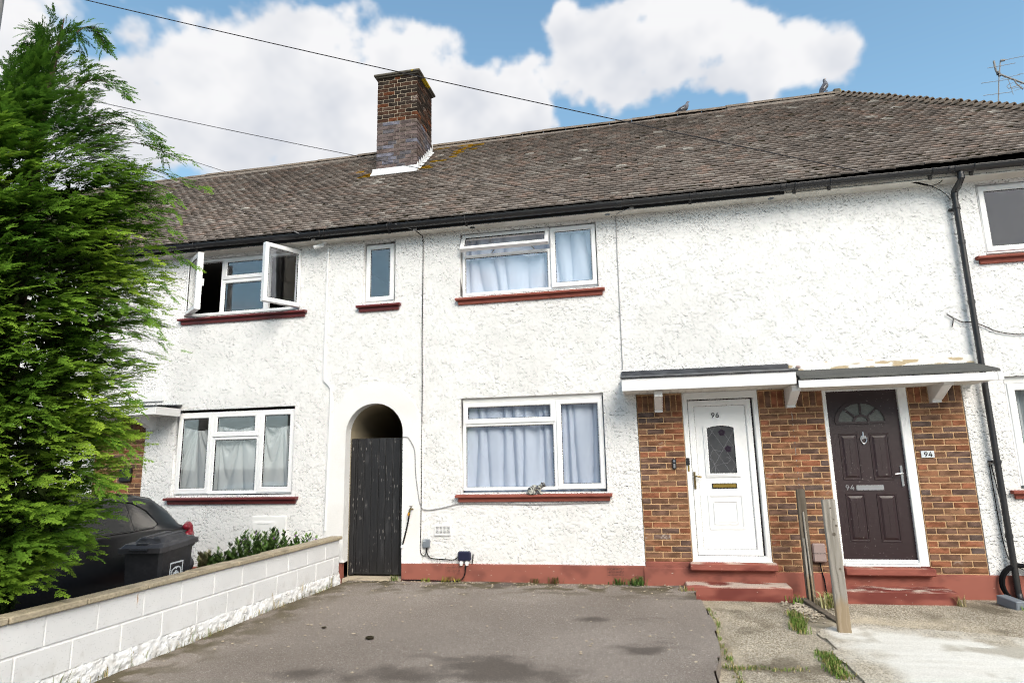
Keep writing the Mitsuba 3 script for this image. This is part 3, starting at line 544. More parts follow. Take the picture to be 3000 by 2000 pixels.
# ================================================================== ROOF
YR, YE = 3.0, -.30
def ze(x): return 5.14 + .027 * np.clip(np.asarray(x, float) - 1.4, 0, 4)           # tile edge at the eaves
def zr(x): return 8.085 + .008 * np.clip(np.asarray(x, float) + 5, -3, 9)           # roof plane at the ridge
XA = 3.28                                                                             # where the hip leaves the ridge
def rz(x, s): return ze(x) * (1 - s) + zr(x) * s
def rp(x, s): x, s = np.broadcast_arrays(np.asarray(x, float), np.asarray(s, float)); return np.stack([x, YE + (YR - YE) * s, rz(x, s)], -1)
SLOPE = math.hypot(YR - YE, 8.1 - 5.14); NC = 44; NRM = np.array([0, -.667, .745]); UPS = np.array([0, .745, .667])
def deck(xa, xb, hip):
    f = [(xa, YE + .03, 5.10), (xb, YE + .03, 5.10)]; top = [(xa, YR, 8.04)] + ([(XA, YR, 8.06), (6.55, YE + .03, 5.18)] if hip else [(xb, YR, 8.04)])
    V, F = [], []
    def poly(P):
        k = len(V); V.extend(P); F.extend([(k, k + j, k + j + 1) for j in range(1, len(P) - 1)])
    if hip: poly([(xa, YE + .03, 5.10), (6.55, YE + .03, 5.16), (XA, YR, 8.04), (xa, YR, 8.04)]); poly([(6.55, YE + .03, 5.16), (6.55, 6.3, 5.1), (XA, YR, 8.04)]); poly([(xa, YR, 8.04), (XA, YR, 8.04), (6.55, 6.3, 5.1), (xa, 6.3, 5.1)])
    else: poly([(xa, YE + .03, 5.10), (xb, YE + .03, 5.10), (xb, YR, 8.04), (xa, YR, 8.04)]); poly([(xa, YR, 8.04), (xb, YR, 8.04), (xb, 6.3, 5.1), (xa, 6.3, 5.1)])
    return np.array(V, float), np.array(F)
def tile_shape(w):
    xs = np.array([-.5, -.17, .17, .5]) * (w - .004); cam = .006 * (1 - (xs / (w * .5)) ** 2); L, th = SLOPE / NC * 1.18, .017
    a = np.stack([xs, xs * 0, cam + th + .013], 1); b = np.stack([xs, xs * 0 + L, cam + .004], 1); c = np.stack([xs, xs * 0 + .001, cam + .0065], 1)
    V = np.vstack([a, b, c]); F = []
    for k in range(3): F += [(k, k + 1, k + 5), (k, k + 5, k + 4), (8 + k, 9 + k, k + 1), (8 + k, k + 1, k)]
    return V, np.array(F + [(0, 4, 8), (3, 11, 7)])      # local: x across, y up the slope, z off the plane
TV, TF = tile_shape(.166)
def roof_tiles(house, roof, xa, xb, hip):
    cs, rows, tints = [], [], []
    for r in range(NC):
        s = r / NC; x = xa + (0 if r % 2 else .0825); xe = XA + (6.55 - XA) * (1 - s) - .05 if hip else xb
        while x < xe:
            cs.append((min(x, xe - .02), s)); x += .166
    cs = np.array(cs); n = len(cs)
    ch = (cs[:, 0] > -5.30) & (cs[:, 0] < -4.42) & (cs[:, 1] > .635) & (cs[:, 1] < .91)       # the chimney stands here
    cs = cs[~ch]; n = len(cs); P = rp(cs[:, 0], cs[:, 1])
    w = np.array([.2, .19, .15, .1, .09, .13, .09, .05]); tint = rng.choice(8, n, p=w)
    big = meshkit.fbm(np.c_[cs[:, 0] * .9, cs[:, 1] * 4, cs[:, 1] * 0], 3, 2); lift = np.abs(rng.normal(0, .0035, n)); yaw = rng.normal(0, .012, n); tilt = rng.normal(0, .012, n); slip = rng.normal(0, .004, n)
    col = TI[tint] * (0.85 + .35 * (big[:, None] - .3)) * rng.uniform(.88, 1.10, (n, 1))
    lich = smoothlich(cs); col = np.where((lich > rng.random(n))[:, None], np.array([.42, .25, .03]) * rng.uniform(.6, 1.1, (n, 1)), col)
    white = rng.random(n) < .008; col[white] = (.52, .50, .46)
    dist = np.linalg.norm(P - CAM, axis=1); inview = (P[:, 0] < 4.6) & (P[:, 0] > -8.2); order = np.argsort(np.where(inview, dist, 1e3)); single = np.zeros(n, bool); single[order[:300]] = True
    R = np.stack([np.array([1, 0, 0]), UPS, NRM], 1)
    vs = np.repeat(TV[None], n, 0); vs[:, :, 2] += lift[:, None] + vs[:, :, 0] * tilt[:, None]; vs[:, :, 1] += vs[:, :, 0] * yaw[:, None] + slip[:, None]
    vs = vs @ R.T + P[:, None]
    # ragged lower corners
    vs[:, [0, 8], :] += (UPS * rng.choice([0, .012], (n, 1), p=[.8, .2]))[:, None]; vs[:, [3, 11], :] += (UPS * rng.choice([0, .012], (n, 1), p=[.8, .2]))[:, None]
    for k in np.where(single)[0]: 
        t = int(np.argmin(np.abs(TI - col[k]).sum(1))); add('tile', (vs[k], TF), f'tile_{t}', roof)
    m = ~single; k = m.sum(); V = vs[m].reshape(-1, 3); F = (TF[None] + (np.arange(k) * 12)[:, None, None]).reshape(-1, 3)
    add('tile', (V, F), 'tile_mix', roof, kind='stuff', label='weathered brown clay tiles further up the slope', color=np.repeat(col[m], 12, 0))
def smoothlich(cs):
    x, s = cs[:, 0], cs[:, 1]; nz = meshkit.fbm(np.c_[x * 5, s * 30, s * 0], 3, 4)
    a = np.exp(-((x + 4.12 - (s - .75) * 2.2) / .22) ** 2) * ((s > .62) & (s < .96)); b = np.exp(-((x + 5.40) / .2) ** 2) * ((s > .60) & (s < .72)); c = np.exp(-((x + 3.7) / .6) ** 2) * (s > .95)
    return np.clip(a + b + c, 0, 1) * np.clip((nz - .36) * 6, 0, 1)
ROOF = {}
for h, (xa, xb, hip) in {H98: (-14.5, -5.28, False), H96: (-5.28, 1.36, False), H94: (1.36, 6.1, True)}.items():
    r = ROOF[h] = add('roof', deck(xa, xb, hip), 'felt_dark', h); roof_tiles(h, r, xa, xb, hip)
    n = 260 if h != H98 else 200; xs = rng.uniform(max(xa, -11), min(xb, 5.5), n); ss = rng.random(n) ** 1.4 * .97; ok = ~((xs > -5.3) & (xs < -4.4) & (ss > .6) & (ss < .93)) & ((xs < XA) | (ss < 1 - (xs - XA) / 3.3)); P = rp(xs, ss)[ok] + NRM * .018
    add('moss', cat([(trimesh.creation.icosphere(1, 1).vertices * np.array([rng.uniform(.02, .06), .02, rng.uniform(.010, .02)]) + q, trimesh.creation.icosphere(1, 1).faces) for q in P]), 'moss', r, kind='stuff', label='dark moss cushions between the tiles')
def half_tube(p0, p1, r0, r1, up, arc=105, n=9, th=.014):
    p0, p1 = np.array(p0, float), np.array(p1, float); d = (p1 - p0) / np.linalg.norm(p1 - p0); s = np.cross(d, up); s /= np.linalg.norm(s); u = np.cross(s, d)
    g = np.radians(np.linspace(-arc, arc, n)); V = []
    for p, r in ((p0, r0), (p1, r1), (p1, r1 - th), (p0, r0 - th)): V += [p + r * (math.cos(a) * u + math.sin(a) * s) for a in g]
    i = np.arange(4 * n).reshape(4, n); F = []
    for k in range(4): F.append(np.stack([i[k, :-1], i[k, 1:], i[(k + 1) % 4, 1:], i[(k + 1) % 4, :-1]], -1))
    return np.array(V), tri(np.vstack(F))
for h, xa, xb in ((H98, -14.5, -5.28), (H96, -5.28, 1.36), (H94, 1.36, XA + .1)):
    n = max(1, int(round((xb - xa) / .455))); w = (xb - xa) / n
    for k in range(n):
        x = xa + k * w; a, b = float(zr(x)), float(zr(x + w)); j = rng.normal(0, .004)
        add('ridge_tile', half_tube((x + .003, YR, a - .045 + j), (x + w - .003, YR, b - .045 + j), .125, .121, (0, 0, 1), 75), 'ridge_clay', ROOF[h], 40)
    add('ridge_bedding', cat([bx(xa, xb, YR - .11, YR + .11, float(zr(xa)) - .12, float(zr(xa)) - .0, .02)]), 'dark_mortar', ROOF[h])
A0 = np.array([XA + .02, YR - .0, float(zr(XA)) + .0]); A1 = np.array([6.58, YE, float(ze(5.4)) + .0]); hd = (A1 - A0) / np.linalg.norm(A1 - A0); nb = 50
for k in range(nb):
    p = A0 + (A1 - A0) * (k / nb); q = p + hd * .21 + np.array([0, 0, .045]); j = rng.normal(0, .004, 3)
    add('hip_tile', half_tube(p + (0, 0, -.085) + j, q + (0, 0, -.045) + j, .105, .118, (0, 0, 1), 80), 'ridge_clay', ROOF[H94], 40)
add('hip_bedding', tube([A0 + (0, 0, -.085), A1 + (0, 0, -.075)], .10, 8), 'dark_mortar', ROOF[H94])
add('hip_mortar', bx(XA - .02, XA + .12, YR - .10, YR + .08, float(zr(XA)) - .02, float(zr(XA)) + .10, .03), 'cap_concrete', ROOF[H94])
# ---- eaves: soffit, fascia, gutter
add('soffit', bx(-5.28, 1.36, -.215, .0, 5.02, 5.035), 'cream_soffit', H96); add('soffit', bx(-12, -5.28, -.215, .0, 5.02, 5.035), 'cream_soffit', H98); add('soffit', bx(1.36, 6.3, -.215, .0, 5.022, 5.037), 'cream_soffit', H94)
add('fascia', bx(-5.28, 1.36, -.235, -.216, 5.016, 5.135), 'black_gutter', H96); add('fascia', bx(-12, -5.28, -.235, -.216, 5.016, 5.135), 'black_gutter', H98)
add('fascia', bx(1.50, 6.3, -.235, -.216, 5.018, 5.15), 'cream_soffit', H94); add('fascia', bx(1.36, 1.50, -.235, -.216, 5.016, 5.135), 'black_gutter', H94)
add('soffit_vent', cat([bx(1.52 + k * .335, 1.52 + k * .335 + .30, -.2365, -.234, 5.026, 5.032) for k in range(14)]), 'black_gasket', H94)
for x in (-6.0, -2.85, -.85, 1.35): add('soffit_vent', mv(lathe([(0, -.002), (.035, -.002), (.04, .0), (.042, .004)], 14), x, -.11, 5.018), 'grey_plastic' if x > -1 else 'black_gasket', H98 if x < -5.3 else H96)
def gutter(xa, xb, z0, z1):
    t = np.radians(np.linspace(0, 180, 13)); o = [(-.30 - .060 * math.cos(a), -.062 * math.sin(a)) for a in t]; i_ = [(-.30 - .056 * math.cos(a), -.057 * math.sin(a)) for a in t[::-1]]
    pr = np.array([(-.365, .004), (-.365, -.004)] + o[::-1][0:0] + [(a, b) for a, b in o] + [(a, b) for a, b in i_]); n = len(pr)
    V = np.vstack([np.c_[np.full(n, x), pr[:, 0], pr[:, 1] + z] for x, z in ((xa, z0), (xb, z1))]); k = np.arange(n); return V, tri(np.stack([k, (k + 1) % n, (k + 1) % n + n, k + n], 1))
def gz(x): return 5.098 + .006 * max(0, x - 1) + (.003 * (-5 - x) if x < -5 else 0)
for h, xa, xb in ((H98, -14, -5.28), (H96, -5.28, 1.36), (H94, 1.36, 6.3)):
    gk = add('gutter', gutter(xa, xb, gz(xa), gz(xb)), 'black_gutter', h, 50)
    for x in ([-9.4, -7.4] if h == H98 else [-5.2, -4.1, -2.9, -.72, .28] if h == H96 else [1.44, 1.62, 2.05, 3.25, 3.43, 3.72, 4.34]):
        t = np.radians(np.linspace(-8, 188, 15)); z = gz(x)
        add('gutter_union', cat([tube([(x, -.30 - .064 * math.cos(a), z - .065 * math.sin(a)) for a in t], .006, 6), tube([(x + .07, -.30 - .064 * math.cos(a), z - .065 * math.sin(a)) for a in t], .006, 6), gutter(x, x + .07, z - .003, z - .003)] if x in (-5.2, -.72, 1.44, 3.43) else [tube([(x, -.30 - .063 * math.cos(a), z - .064 * math.sin(a)) for a in t], .009, 6), prism([(-.236, z - .10), (-.27, z - .062), (-.236, z - .03)], x - .02, x + .02)]), 'black_gutter', gk)
# ---- chimney
X0, X1, Y0, Y1, CZ = -5.272, -4.443, 1.80, 2.66, 8.105
ck = key('chimney', H96); labels[ck] = {'label': 'square brick chimney stack with sooty upper and purple lower courses'}
CO = .0805
add('mortar_core', bx(X0 + .013, X1 - .013, Y0 + .013, Y1 - .013, 6.6, CZ), 'dark_mortar', ck); add('mortar_core', bx(X0 + .012, X1 - .012, Y0 + .012, Y1 - .012, CZ, CZ + CO * 12.2), 'lime_mortar', ck)
H = .118; S = .2365; G = .0048
for r in range(-14, 12):
    z = CZ + r * CO; lower = r < 0; pre, cnt, wts = ('blue_brick', 5, [.3, .22, .2, .1, .18]) if lower else ('sooty_brick', 5, [.3, .3, .12, .18, .10])
    def lay(x0, x1, y0, y1):
        if z + CO < 7.0 + max(0, (y1 - 1.8)) * .0: return
        j = rng.normal(0, .0012, 4); add('brick', bx(x0 + G * .9 + j[0], x1 - G * .9 + j[1], y0 + G * .9 + j[2], y1 - G * .9 + j[3], z + G, z + CO - G, .004), f'{pre}_{pick(cnt, wts)}', ck)
    ws = [H, S, H, S, H] if r % 2 else [S, .178, .178, S]; x = X0
    for k, w in enumerate(ws):
        dep = (S if r % 2 else H) ; lay(x, x + w * .829 / sum(ws), Y0, Y0 + (H if not r % 2 else (S if k in (0, 4) else H)) ); x += w * .829 / sum(ws)
    ys = [S, S, S] if False else None; y = Y0 + (S if r % 2 else H); rest = Y1 - y; n = 3 if r % 2 else 4; sw = rest / n if r % 2 else None
    if r % 2:
        for k in range(n): lay(X1 - H, X1, y, y + sw); y += sw
    else:
        for w in (S, S, S, rest - 3 * S): lay(X1 - H, X1, y, y + w); y += w
    y = Y0 + (S if r % 2 else H)
    for w in (S, S, Y1 - y - 2 * S): lay(X0, X0 + H, y, y + w); y += w
zt = CZ + 12 * CO
add('cap', cat([bx(X0 - .03, X1 + .03, Y0 - .03, Y1 + .03, zt - .02, zt + .004, .01), bx(X0 - .06, X1 + .06, Y0 - .06, Y1 + .06, zt + .006, zt + .052, .012)]), 'cap_concrete', ck)
def roofz(y): return 5.14 + (y - YE) / (YR - YE) * 2.945
ya = Y0 - .10
add('front_flashing', cat([prism([(Y0 - .008, roofz(Y0) - .03), (Y0 - .008, roofz(Y0) + .125), (Y0 - .016, roofz(Y0) + .125), (Y0 - .03, roofz(Y0) + .055), (ya - .02, roofz(ya) + .045), (ya - .02, roofz(ya) + .03)], X0 - .06, X1 + .035)]), 'white_lead', ck)
st = [(Y0 - .03, roofz(Y0 - .03) + .02)]; tops = []
N = 8; 
for k in range(N):
    a, b = Y0 + k * (Y1 - Y0) / N, Y0 + (k + 1) * (Y1 - Y0) / N; st += [(a + .01, roofz(a) + .195), (b - .012, roofz(b) + .085)]
st += [(Y1 + .02, roofz(Y1) + .24), (Y1 + .02, roofz(Y1) + .02)]
add('side_flashing', cat([prism(Polygon(st).buffer(0), X1 + .002, X1 + .010), cat([bx(X1, X1 + .05, Y0 - .02, Y1, 0, .006)]) if False else prism([(Y0 - .02, roofz(Y0 - .02) + .028), (Y1, roofz(Y1) + .028), (Y1, roofz(Y1) + .036), (Y0 - .02, roofz(Y0 - .02) + .036)], X1, X1 + .055)]), 'white_lead', ck)
# ---- rainwater pipe of the right house
pk = add('downpipe', cat([tube(spline([(3.575, -.30, 5.05), (3.575, -.30, 4.985), (3.574, -.285, 4.955), (3.568, -.12, 4.89), (3.566, -.092, 4.86), (3.566, -.09, 4.80)], 5), .036, 16), tube([(3.566, -.09, 4.80), (3.566, -.09, 1.9), (3.568, -.09, -.06)], .034, 16), tube([(3.568, -.09, -.02), (3.568, -.11, -.08), (3.57, -.17, -.10)], .038, 14)]), 'black_gutter', H94, 50)
for z in (4.985, 4.83, 4.68, 4.20, 3.42, 1.46, .62): add('pipe_collar', tube([(3.575 if z > 4.9 else 3.566, -.30 if z > 4.9 else -.09, z - .022), (3.575 if z > 4.9 else 3.566, -.30 if z > 4.9 else -.09, z + .022)], .041, 16), 'black_gutter', pk, 50)
for z in (4.66, 1.47): add('pipe_bracket', cat([bx(3.50, 3.635, -.055, .0, z - .012, z + .012, .004), tube([(3.566, -.09, z - .014), (3.566, -.09, z + .014)], .045, 16)]), 'black_gutter', pk)
# ---- pipes, vents, boxes on the walls
add('conduit', tube(spline([(-5.215, -.028, 4.93), (-5.215, -.028, 4.3), (-5.215, -.028, 3.5), (-5.215, -.028, 2.92), (-5.19, -.03, 2.83), (-5.12, -.03, 2.76), (-5.09, -.03, 2.66), (-5.09, -.034, 2.2), (-5.10, -.034, 1.4), (-5.11, -.034, .66)], 6), .014, 8), 'white_plastic', H96, True)
add('air_vent', cat([frame(-3.452, -3.216, .602, .738, .016, -.034, .01, .004)] + [bx(-3.44, -3.23, -.032, .0, z, z + .0085) for z in np.linspace(.615, .718, 7)] + [bx(x, x + .012, -.033, .0, .61, .73) for x in (-3.392, -3.34, -3.288)]), 'white_plastic', H96)
add('air_vent_back', bx(-3.445, -3.222, -.026, -.002, .606, .734), 'black_gasket', H96)
for x0, z0 in ((-3.302, .095), (-1.10, .093)):
    h_ = unary_union([sbox(x0 + .012 + i * .0178, z0 + .012 + j * .0185, x0 + .0215 + i * .0178, z0 + .0215 + j * .0185) for i in range(12) for j in range(6)])
    b = add('air_brick', slab(sbox(x0, z0, x0 + .226, z0 + .13).difference(h_), -.037, -.026), 'red_paint', H96); add('air_brick_back', bx(x0 + .004, x0 + .222, -.034, -.031, z0 + .004, z0 + .126), 'black_gasket', H96)
add('meter_cupboard', cat([bx(-6.30, -5.735, -.03, .01, .35, .866, .006), bx(-6.275, -5.905, -.044, .0, .35, .793, .008)]), 'smooth_paint', H98); add('cupboard_joint', bx(-6.20, -5.98, -.0455, -.04, .752, .757), 'cable_grey', H98)
add('post_box', cat([bx(-8.66, -8.45, -.06, -.008, 1.405, 1.607, .008), bx(-8.64, -8.47, -.075, -.05, 1.56, 1.612, .006)]), 'black_plastic', H98)
# ================================================================== THINGS
# ---- plank gate
gt = thing('plank_gate', 'tall weathered black plank gate closing the arched passage', 'gate')
xs = [-4.832, -4.735, -4.628, -4.515, -4.40, -4.29, -4.175, -4.06, -3.938]
for a, b in zip(xs[:-1], xs[1:]):
    j = rng.normal(0, .002, 2); add('plank', bx(a + .002, b - .002, .19 + j[0], .215 + j[0], .035 + abs(j[1]) * 3, 1.972 + j[1] * 2, .004), 'black_wood', gt)
add('edge_board', bx(-4.835, -4.765, .17, .19, .03, 1.965, .004), 'black_wood', gt)
for z in (.3, 1.0, 1.7): add('rail', bx(-4.82, -3.95, .217, .245, z, z + .09, .004), 'black_wood', gt)
# ---- garden wall
gw = thing('garden_wall', 'low white painted blockwork wall with sandstone coping beside the drive', 'wall')
add('core', bx(-4.825, -4.745, -7.2, -.31, .10, .572), 'block_joint', gw)
def rows(ys, z0, z1):
    ys = sorted(ys); 
    for a, b in zip(ys[:-1], ys[1:]):
        j = rng.normal(0, .0012); add('block', bx(-4.836, -4.734 + j, a + .005, b - .005, z0 + .004, z1 - .004, .006), 'painted_block', gw)
up = [-.31, -.71, -1.165, -1.61, -2.065, -2.505, -2.955, -3.41, -3.864, -4.329, -4.78, -5.23, -5.68, -6.13, -6.58, -7.03]
lo = [-.31, -.49, -.948, -1.40, -1.843, -2.287, -2.734, -3.184, -3.636, -4.083, -4.542, -4.99, -5.44, -5.89, -6.34, -6.79]
rows(up, .356, .575); rows(lo, .135, .352)
cp = [-.285, -.85, -1.432, -2.009, -2.618, -3.235, -3.85, -4.464, -5.077, -5.69, -6.30, -6.91]
for a, b in zip(cp[1:], cp[:-1]):
    j = rng.normal(0, .003, 3); add('coping_stone', xf(bx(-4.865, -4.702 + j[0], a + .005, b - .004, .577, .622 + j[1], .007), rot([0, 0, 1], j[2] * 60, (-4.78, (a + b) / 2, .6))), 'coping_stone', gw)
nx, nz = 560, 26; Y, Z = np.meshgrid(np.linspace(-7.0, -.30, nx), np.linspace(-.06, .175, nz), indexing='ij')
q = np.stack([Y * 7, Z * 9, Y * 0], -1); prof = .030 * np.clip((.165 - Z) / .13, 0, 1) ** .7
d = prof + .042 * (meshkit.fbm(q, 4, 3) - .5) * np.clip((.19 - Z) / .08, 0, 1) + .02 * (meshkit.fbm(q * 4, 2, 8) - .5) - .012 * np.clip((Z - .12) / .05, 0, 1)
crack = meshkit.noise(q * np.array([.7, 2.2, 1]), 6); d -= .02 * (np.abs(crack - .5) < .008)
V = np.stack([-4.742 + d, Y, Z], -1).reshape(-1, 3); i = np.arange(nx * nz).reshape(nx, nz)
add('rough_base', cat([(V, tri(np.stack([i[:-1, :-1], i[1:, :-1], i[1:, 1:], i[:-1, 1:]], -1).reshape(-1, 4))), bx(-4.83, -4.75, -7.0, -.30, -.25, .13)]), 'painted_block', gw)
# ---- weathered posts and a fallen plank between the two paths
p2 = [(1.205, -1.79), (1.318, -1.79), (1.318, -1.71), (1.205, -1.71)]
def post(x0, x1, y0, y1, z0, z1, seed, lean=(0, 0), ragged=.0):
    n = 24; zs = np.linspace(z0, z1, n); V = []
    for z in zs:
        t = (z - z0) / (z1 - z0); j = .006 * (meshkit.fbm(np.array([[z * 5, seed, k] for k in range(8)]), 3, seed) - .5); ox, oy = lean[0] * t, lean[1] * t; c = .006
        V += [(x0 + ox + c + j[0], y0 + oy, z), (x1 + ox - c + j[1], y0 + oy, z), (x1 + ox + j[1], y0 + oy + c, z), (x1 + ox + j[2], y1 + oy - c, z), (x1 + ox - c, y1 + oy + j[3], z), (x0 + ox + c, y1 + oy + j[4], z), (x0 + ox + j[5], y1 + oy - c, z), (x0 + ox + j[6], y0 + oy + c, z)]
    V = np.array(V); V[-8:, 2] += ragged * (meshkit.noise(V[-8:] * 40, seed) - .5); i = np.arange(n * 8).reshape(n, 8); ii = np.roll(i, -1, 1)
    F = tri(np.stack([i[:-1], ii[:-1], ii[1:], i[1:]], -1).reshape(-1, 4)); F = np.vstack([F, [((n - 1) * 8, (n - 1) * 8 + k, (n - 1) * 8 + k + 1) for k in range(1, 7)]]); return V, F
pk = solo('wooden_post', post(1.205, 1.325, -1.79, -1.73, -.16, 1.145, 3, (-.022, 0), .015), 'weathered_wood', 'pale grey knotty wooden post standing nearest on the concrete slab', 'post', 'old fence posts between the two front doors', 30)
def facepoint(x, z): return (x - .022 * (z + .16) / 1.3, z)
for x, z, r in ((1.272, 1.065, .008), (1.29, .955, .006), (1.305, .895, .012), (1.275, .815, .016), (1.289, .49, .011)):
    xx, zz_ = facepoint(x, z); add('knot', mv(xf(lathe([(0, -.001), (r, -.001), (r * 1.05, .002), (0, .002)], 12), rot([1, 0, 0], 90)), xx, -1.791, zz_), 'dark_wood', pk)
pk = solo('wooden_post', post(1.248, 1.345, -.36, -.30, -.16, 1.185, 5, (0, 0), .02), 'dark_wood', 'dark split wooden post standing against the brickwork between the doors', 'post', 'old fence posts between the two front doors', 30)
add('splinter', post(1.305, 1.325, -.395, -.365, -.14, .90, 8, (-.02, .02), .06), 'weathered_wood', pk, 30); add('splinter', post(1.26, 1.285, -.39, -.365, -.14, .62, 9, (.0, .02), .05), 'weathered_wood', pk, 30)
solo('fallen_plank', xf(bx(-.038, .038, -1.25 / 2, 1.25 / 2, -.013, .013, .004), trimesh.transformations.concatenate_matrices(trimesh.transformations.translation_matrix((1.285, -.98, -.088)), rot([0, 0, 1], 8), rot([1, 0, 0], 2))), 'dark_wood', 'dark rotten plank lying on the ground between the two posts', 'plank')
# ---- wheelie bin
bn = thing('wheelie_bin', 'dark grey wheelie bin with a white crest behind the low wall', 'bin')
BM = trimesh.transformations.concatenate_matrices(trimesh.transformations.translation_matrix((-4.99, -3.40, -.12)), rot([0, 0, 1], 9), np.diag([.74, .95, 1, 1]))
bm = lambda m: xf(m, BM)                       # bin space: the front right corner is the origin, x to -0.56 is its width, y to 0.68 its depth
def taper(w0, d0, z0, w1, d1, z1, cx=-.28, cy=.34, c=.03):
    def loop(w, dd, z): 
        a, b = w / 2, dd / 2; return [(cx + x, cy + y, z) for x, y in ((-a + c, -b), (a - c, -b), (a, -b + c), (a, b - c), (a - c, b), (-a + c, b), (-a, b - c), (-a, -b + c))]
    V = np.array(loop(w0, d0, z0) + loop(w1, d1, z1)); k = np.arange(8); F = tri(np.stack([k, (k + 1) % 8, (k + 1) % 8 + 8, k + 8], 1))
    return V, np.vstack([F, [(8, 8 + j, 9 + j) for j in range(1, 7)], [(0, j + 1, j) for j in range(1, 7)]])
add('body', bm(cat([taper(.43, .50, .06, .50, .60, .93), taper(.535, .64, .925, .54, .645, .955)])), 'bin_plastic', bn)
lid = key('lid', bn)
def lidm(m): return bm(xf(m, rot([1, 0, 0], 2.5, (0, .68, .96))))
scene[lid] = mikit.ply(lidm(cat([taper(.58, .70, .955, .58, .70, 1.0, c=.02), taper(.56, .68, 1.0, .50, .60, 1.03), taper(.40, .48, 1.03, .34, .42, 1.065, cy=.37)])), 'mat_bin_lid', smooth=False)
add('lid_rib', lidm(cat([taper(.10, .46, 1.062, .08, .42, 1.08, cx=-.36, cy=.37, c=.015), taper(.10, .46, 1.062, .08, .42, 1.08, cx=-.19, cy=.37, c=.015)])), 'bin_lid', bn)
add('lid_handle', lidm(cat([bx(-.40, -.16, -.035, .0, .975, .995, .006), bx(-.36, -.20, .03, .09, 1.004, 1.04, .01)])), 'bin_plastic', bn)
add('hinge', bm(tube([(-.54, .67, .98), (-.02, .67, .98)], .018, 10)), 'bin_plastic', bn)
for x in (-.53, -.05): add('wheel', bm(xf(lathe([(0, -.025), (.09, -.025), (.1, -.015), (.1, .015), (.09, .025), (0, .025)], 18), trimesh.transformations.concatenate_matrices(trimesh.transformations.translation_matrix((x, .60, .10)), rot([0, 1, 0], 90)))), 'black_rubber', bn)
# crest panel on the side that faces the drive: drawn in (u along the side, z), then laid on the sloping side
cr = [LineString([(.19, .42), (.41, .42), (.41, .80), (.19, .80), (.19, .42)]).buffer(.007)]
sh = LineString(spline([(.225, .735, 0), (.30, .755, 0), (.375, .735, 0), (.372, .62, 0), (.30, .52, 0), (.228, .62, 0), (.225, .735, 0)], 6)[:, :2]); cr += [sh.buffer(.006), sh.buffer(-.0).convex_hull.buffer(-.02).exterior.buffer(.003)]
cr += [sbox(.285, .56, .315, .72).exterior.buffer(.004), LineString([(.26, .70), (.34, .70)]).buffer(.006), LineString([(.3, .56), (.3, .72)]).buffer(.004)] + [Point(x, z).buffer(.011, 3) for x, z in ((.255, .66), (.345, .66), (.262, .61), (.338, .61), (.3, .745))] + [LineString([(.25, .69), (.27, .71)]).buffer(.005), LineString([(.33, .71), (.35, .69)]).buffer(.005)]
cr += [LineString(spline([(.215, .50, 0), (.25, .47, 0), (.30, .485, 0), (.35, .47, 0), (.385, .50, 0)], 6)[:, :2]).buffer(.007), LineString(spline([(.23, .465, 0), (.27, .445, 0), (.33, .46, 0), (.37, .445, 0)], 6)[:, :2]).buffer(.004)]
v, f = slab(unary_union(cr), -.0012, .0012); u_, o_, z_ = v[:, 0], v[:, 1], v[:, 2]
xo = -.28 + .215 + (z_ - .06) / .87 * .035 + .0018 - o_; v = np.stack([xo, u_ + .04, z_], 1); add('crest', bm((v, f[:, ::-1])), 'white_print', bn, label='white printed crest panel on the bin side')
# ---- parked car, tail to the house
car = thing('parked_car', 'black hatchback parked behind the wheelie bin and conifer', 'car')
XC = -7.54; HW = .87; Gd = -.12
def lerp(y, ys, vs): return np.interp(y, ys, vs)
ys = np.concatenate([np.linspace(-.60, -1.6, 22), np.linspace(-1.7, -4.72, 30)]); V = []
for y in ys:
    t = -y
    hw = lerp(t, [.6, .66, .8, 1.4, 3.6, 4.3, 4.62, 4.72], [.60, .74, .82, HW, HW, .82, .66, .52]); belt = lerp(t, [.6, .75, 1.4, 3.6, 3.75, 4.7], [.72, .90, .945, .92, .93, .70])
    roof = lerp(t, [.6, .70, .80, 1.02, 1.28, 1.6, 2.2, 2.8, 3.65, 4.2, 4.72], [.74, .86, .95, 1.20, 1.36, 1.41, 1.43, 1.40, .96, .90, .70]); rw = lerp(t, [.6, .8, 1.0, 1.3, 2.4, 3.0, 3.7, 4.7], [.55, .66, .62, .58, .60, .58, .70, .50]); bot = lerp(t, [.6, .75, 1.0, 4.3, 4.7], [.36, .24, .17, .17, .30])
    sec = [(0, bot), (hw * .8, bot), (hw * .97, bot + .07), (hw * 1.0, bot + .22), (hw * 1.0, .58), (hw * .985, .70), (hw * .965, belt - .03), (hw * .95, belt)]
    up_ = [(.95 * hw * (1 - k) + rw * k, belt + (roof - .06 - belt) * k) for k in (.25, .5, .75, .95)] if roof - .06 > belt else [(.95 * hw * (1 - k) + rw * k, belt + max(roof - belt, 0) * k) for k in (.25, .5, .75, .95)]
    sec = sec + up_ + [(rw * .9, max(roof - .025, belt)), (rw * .6, roof - .005 if roof > belt else belt), (0, max(roof, belt))]
    V.append([(XC + a, y, b + Gd) for a, b in sec] + [(XC - a, y, b + Gd) for a, b in sec[-2:0:-1]])
V = np.array(V); ny, ns = V.shape[:2]; i = np.arange(ny * ns).reshape(ny, ns); ii = np.roll(i, -1, 1)
F = tri(np.stack([i[:-1], i[1:], ii[1:], ii[:-1]], -1).reshape(-1, 4)); e = np.array([[(0, k, k + 1), (i[-1, 0], i[-1, k + 1], i[-1, k])] for k in range(1, ns - 1)]).reshape(-1, 3)
add('body', (V.reshape(-1, 3), np.vstack([F, e])), 'car_paint', car, 40)
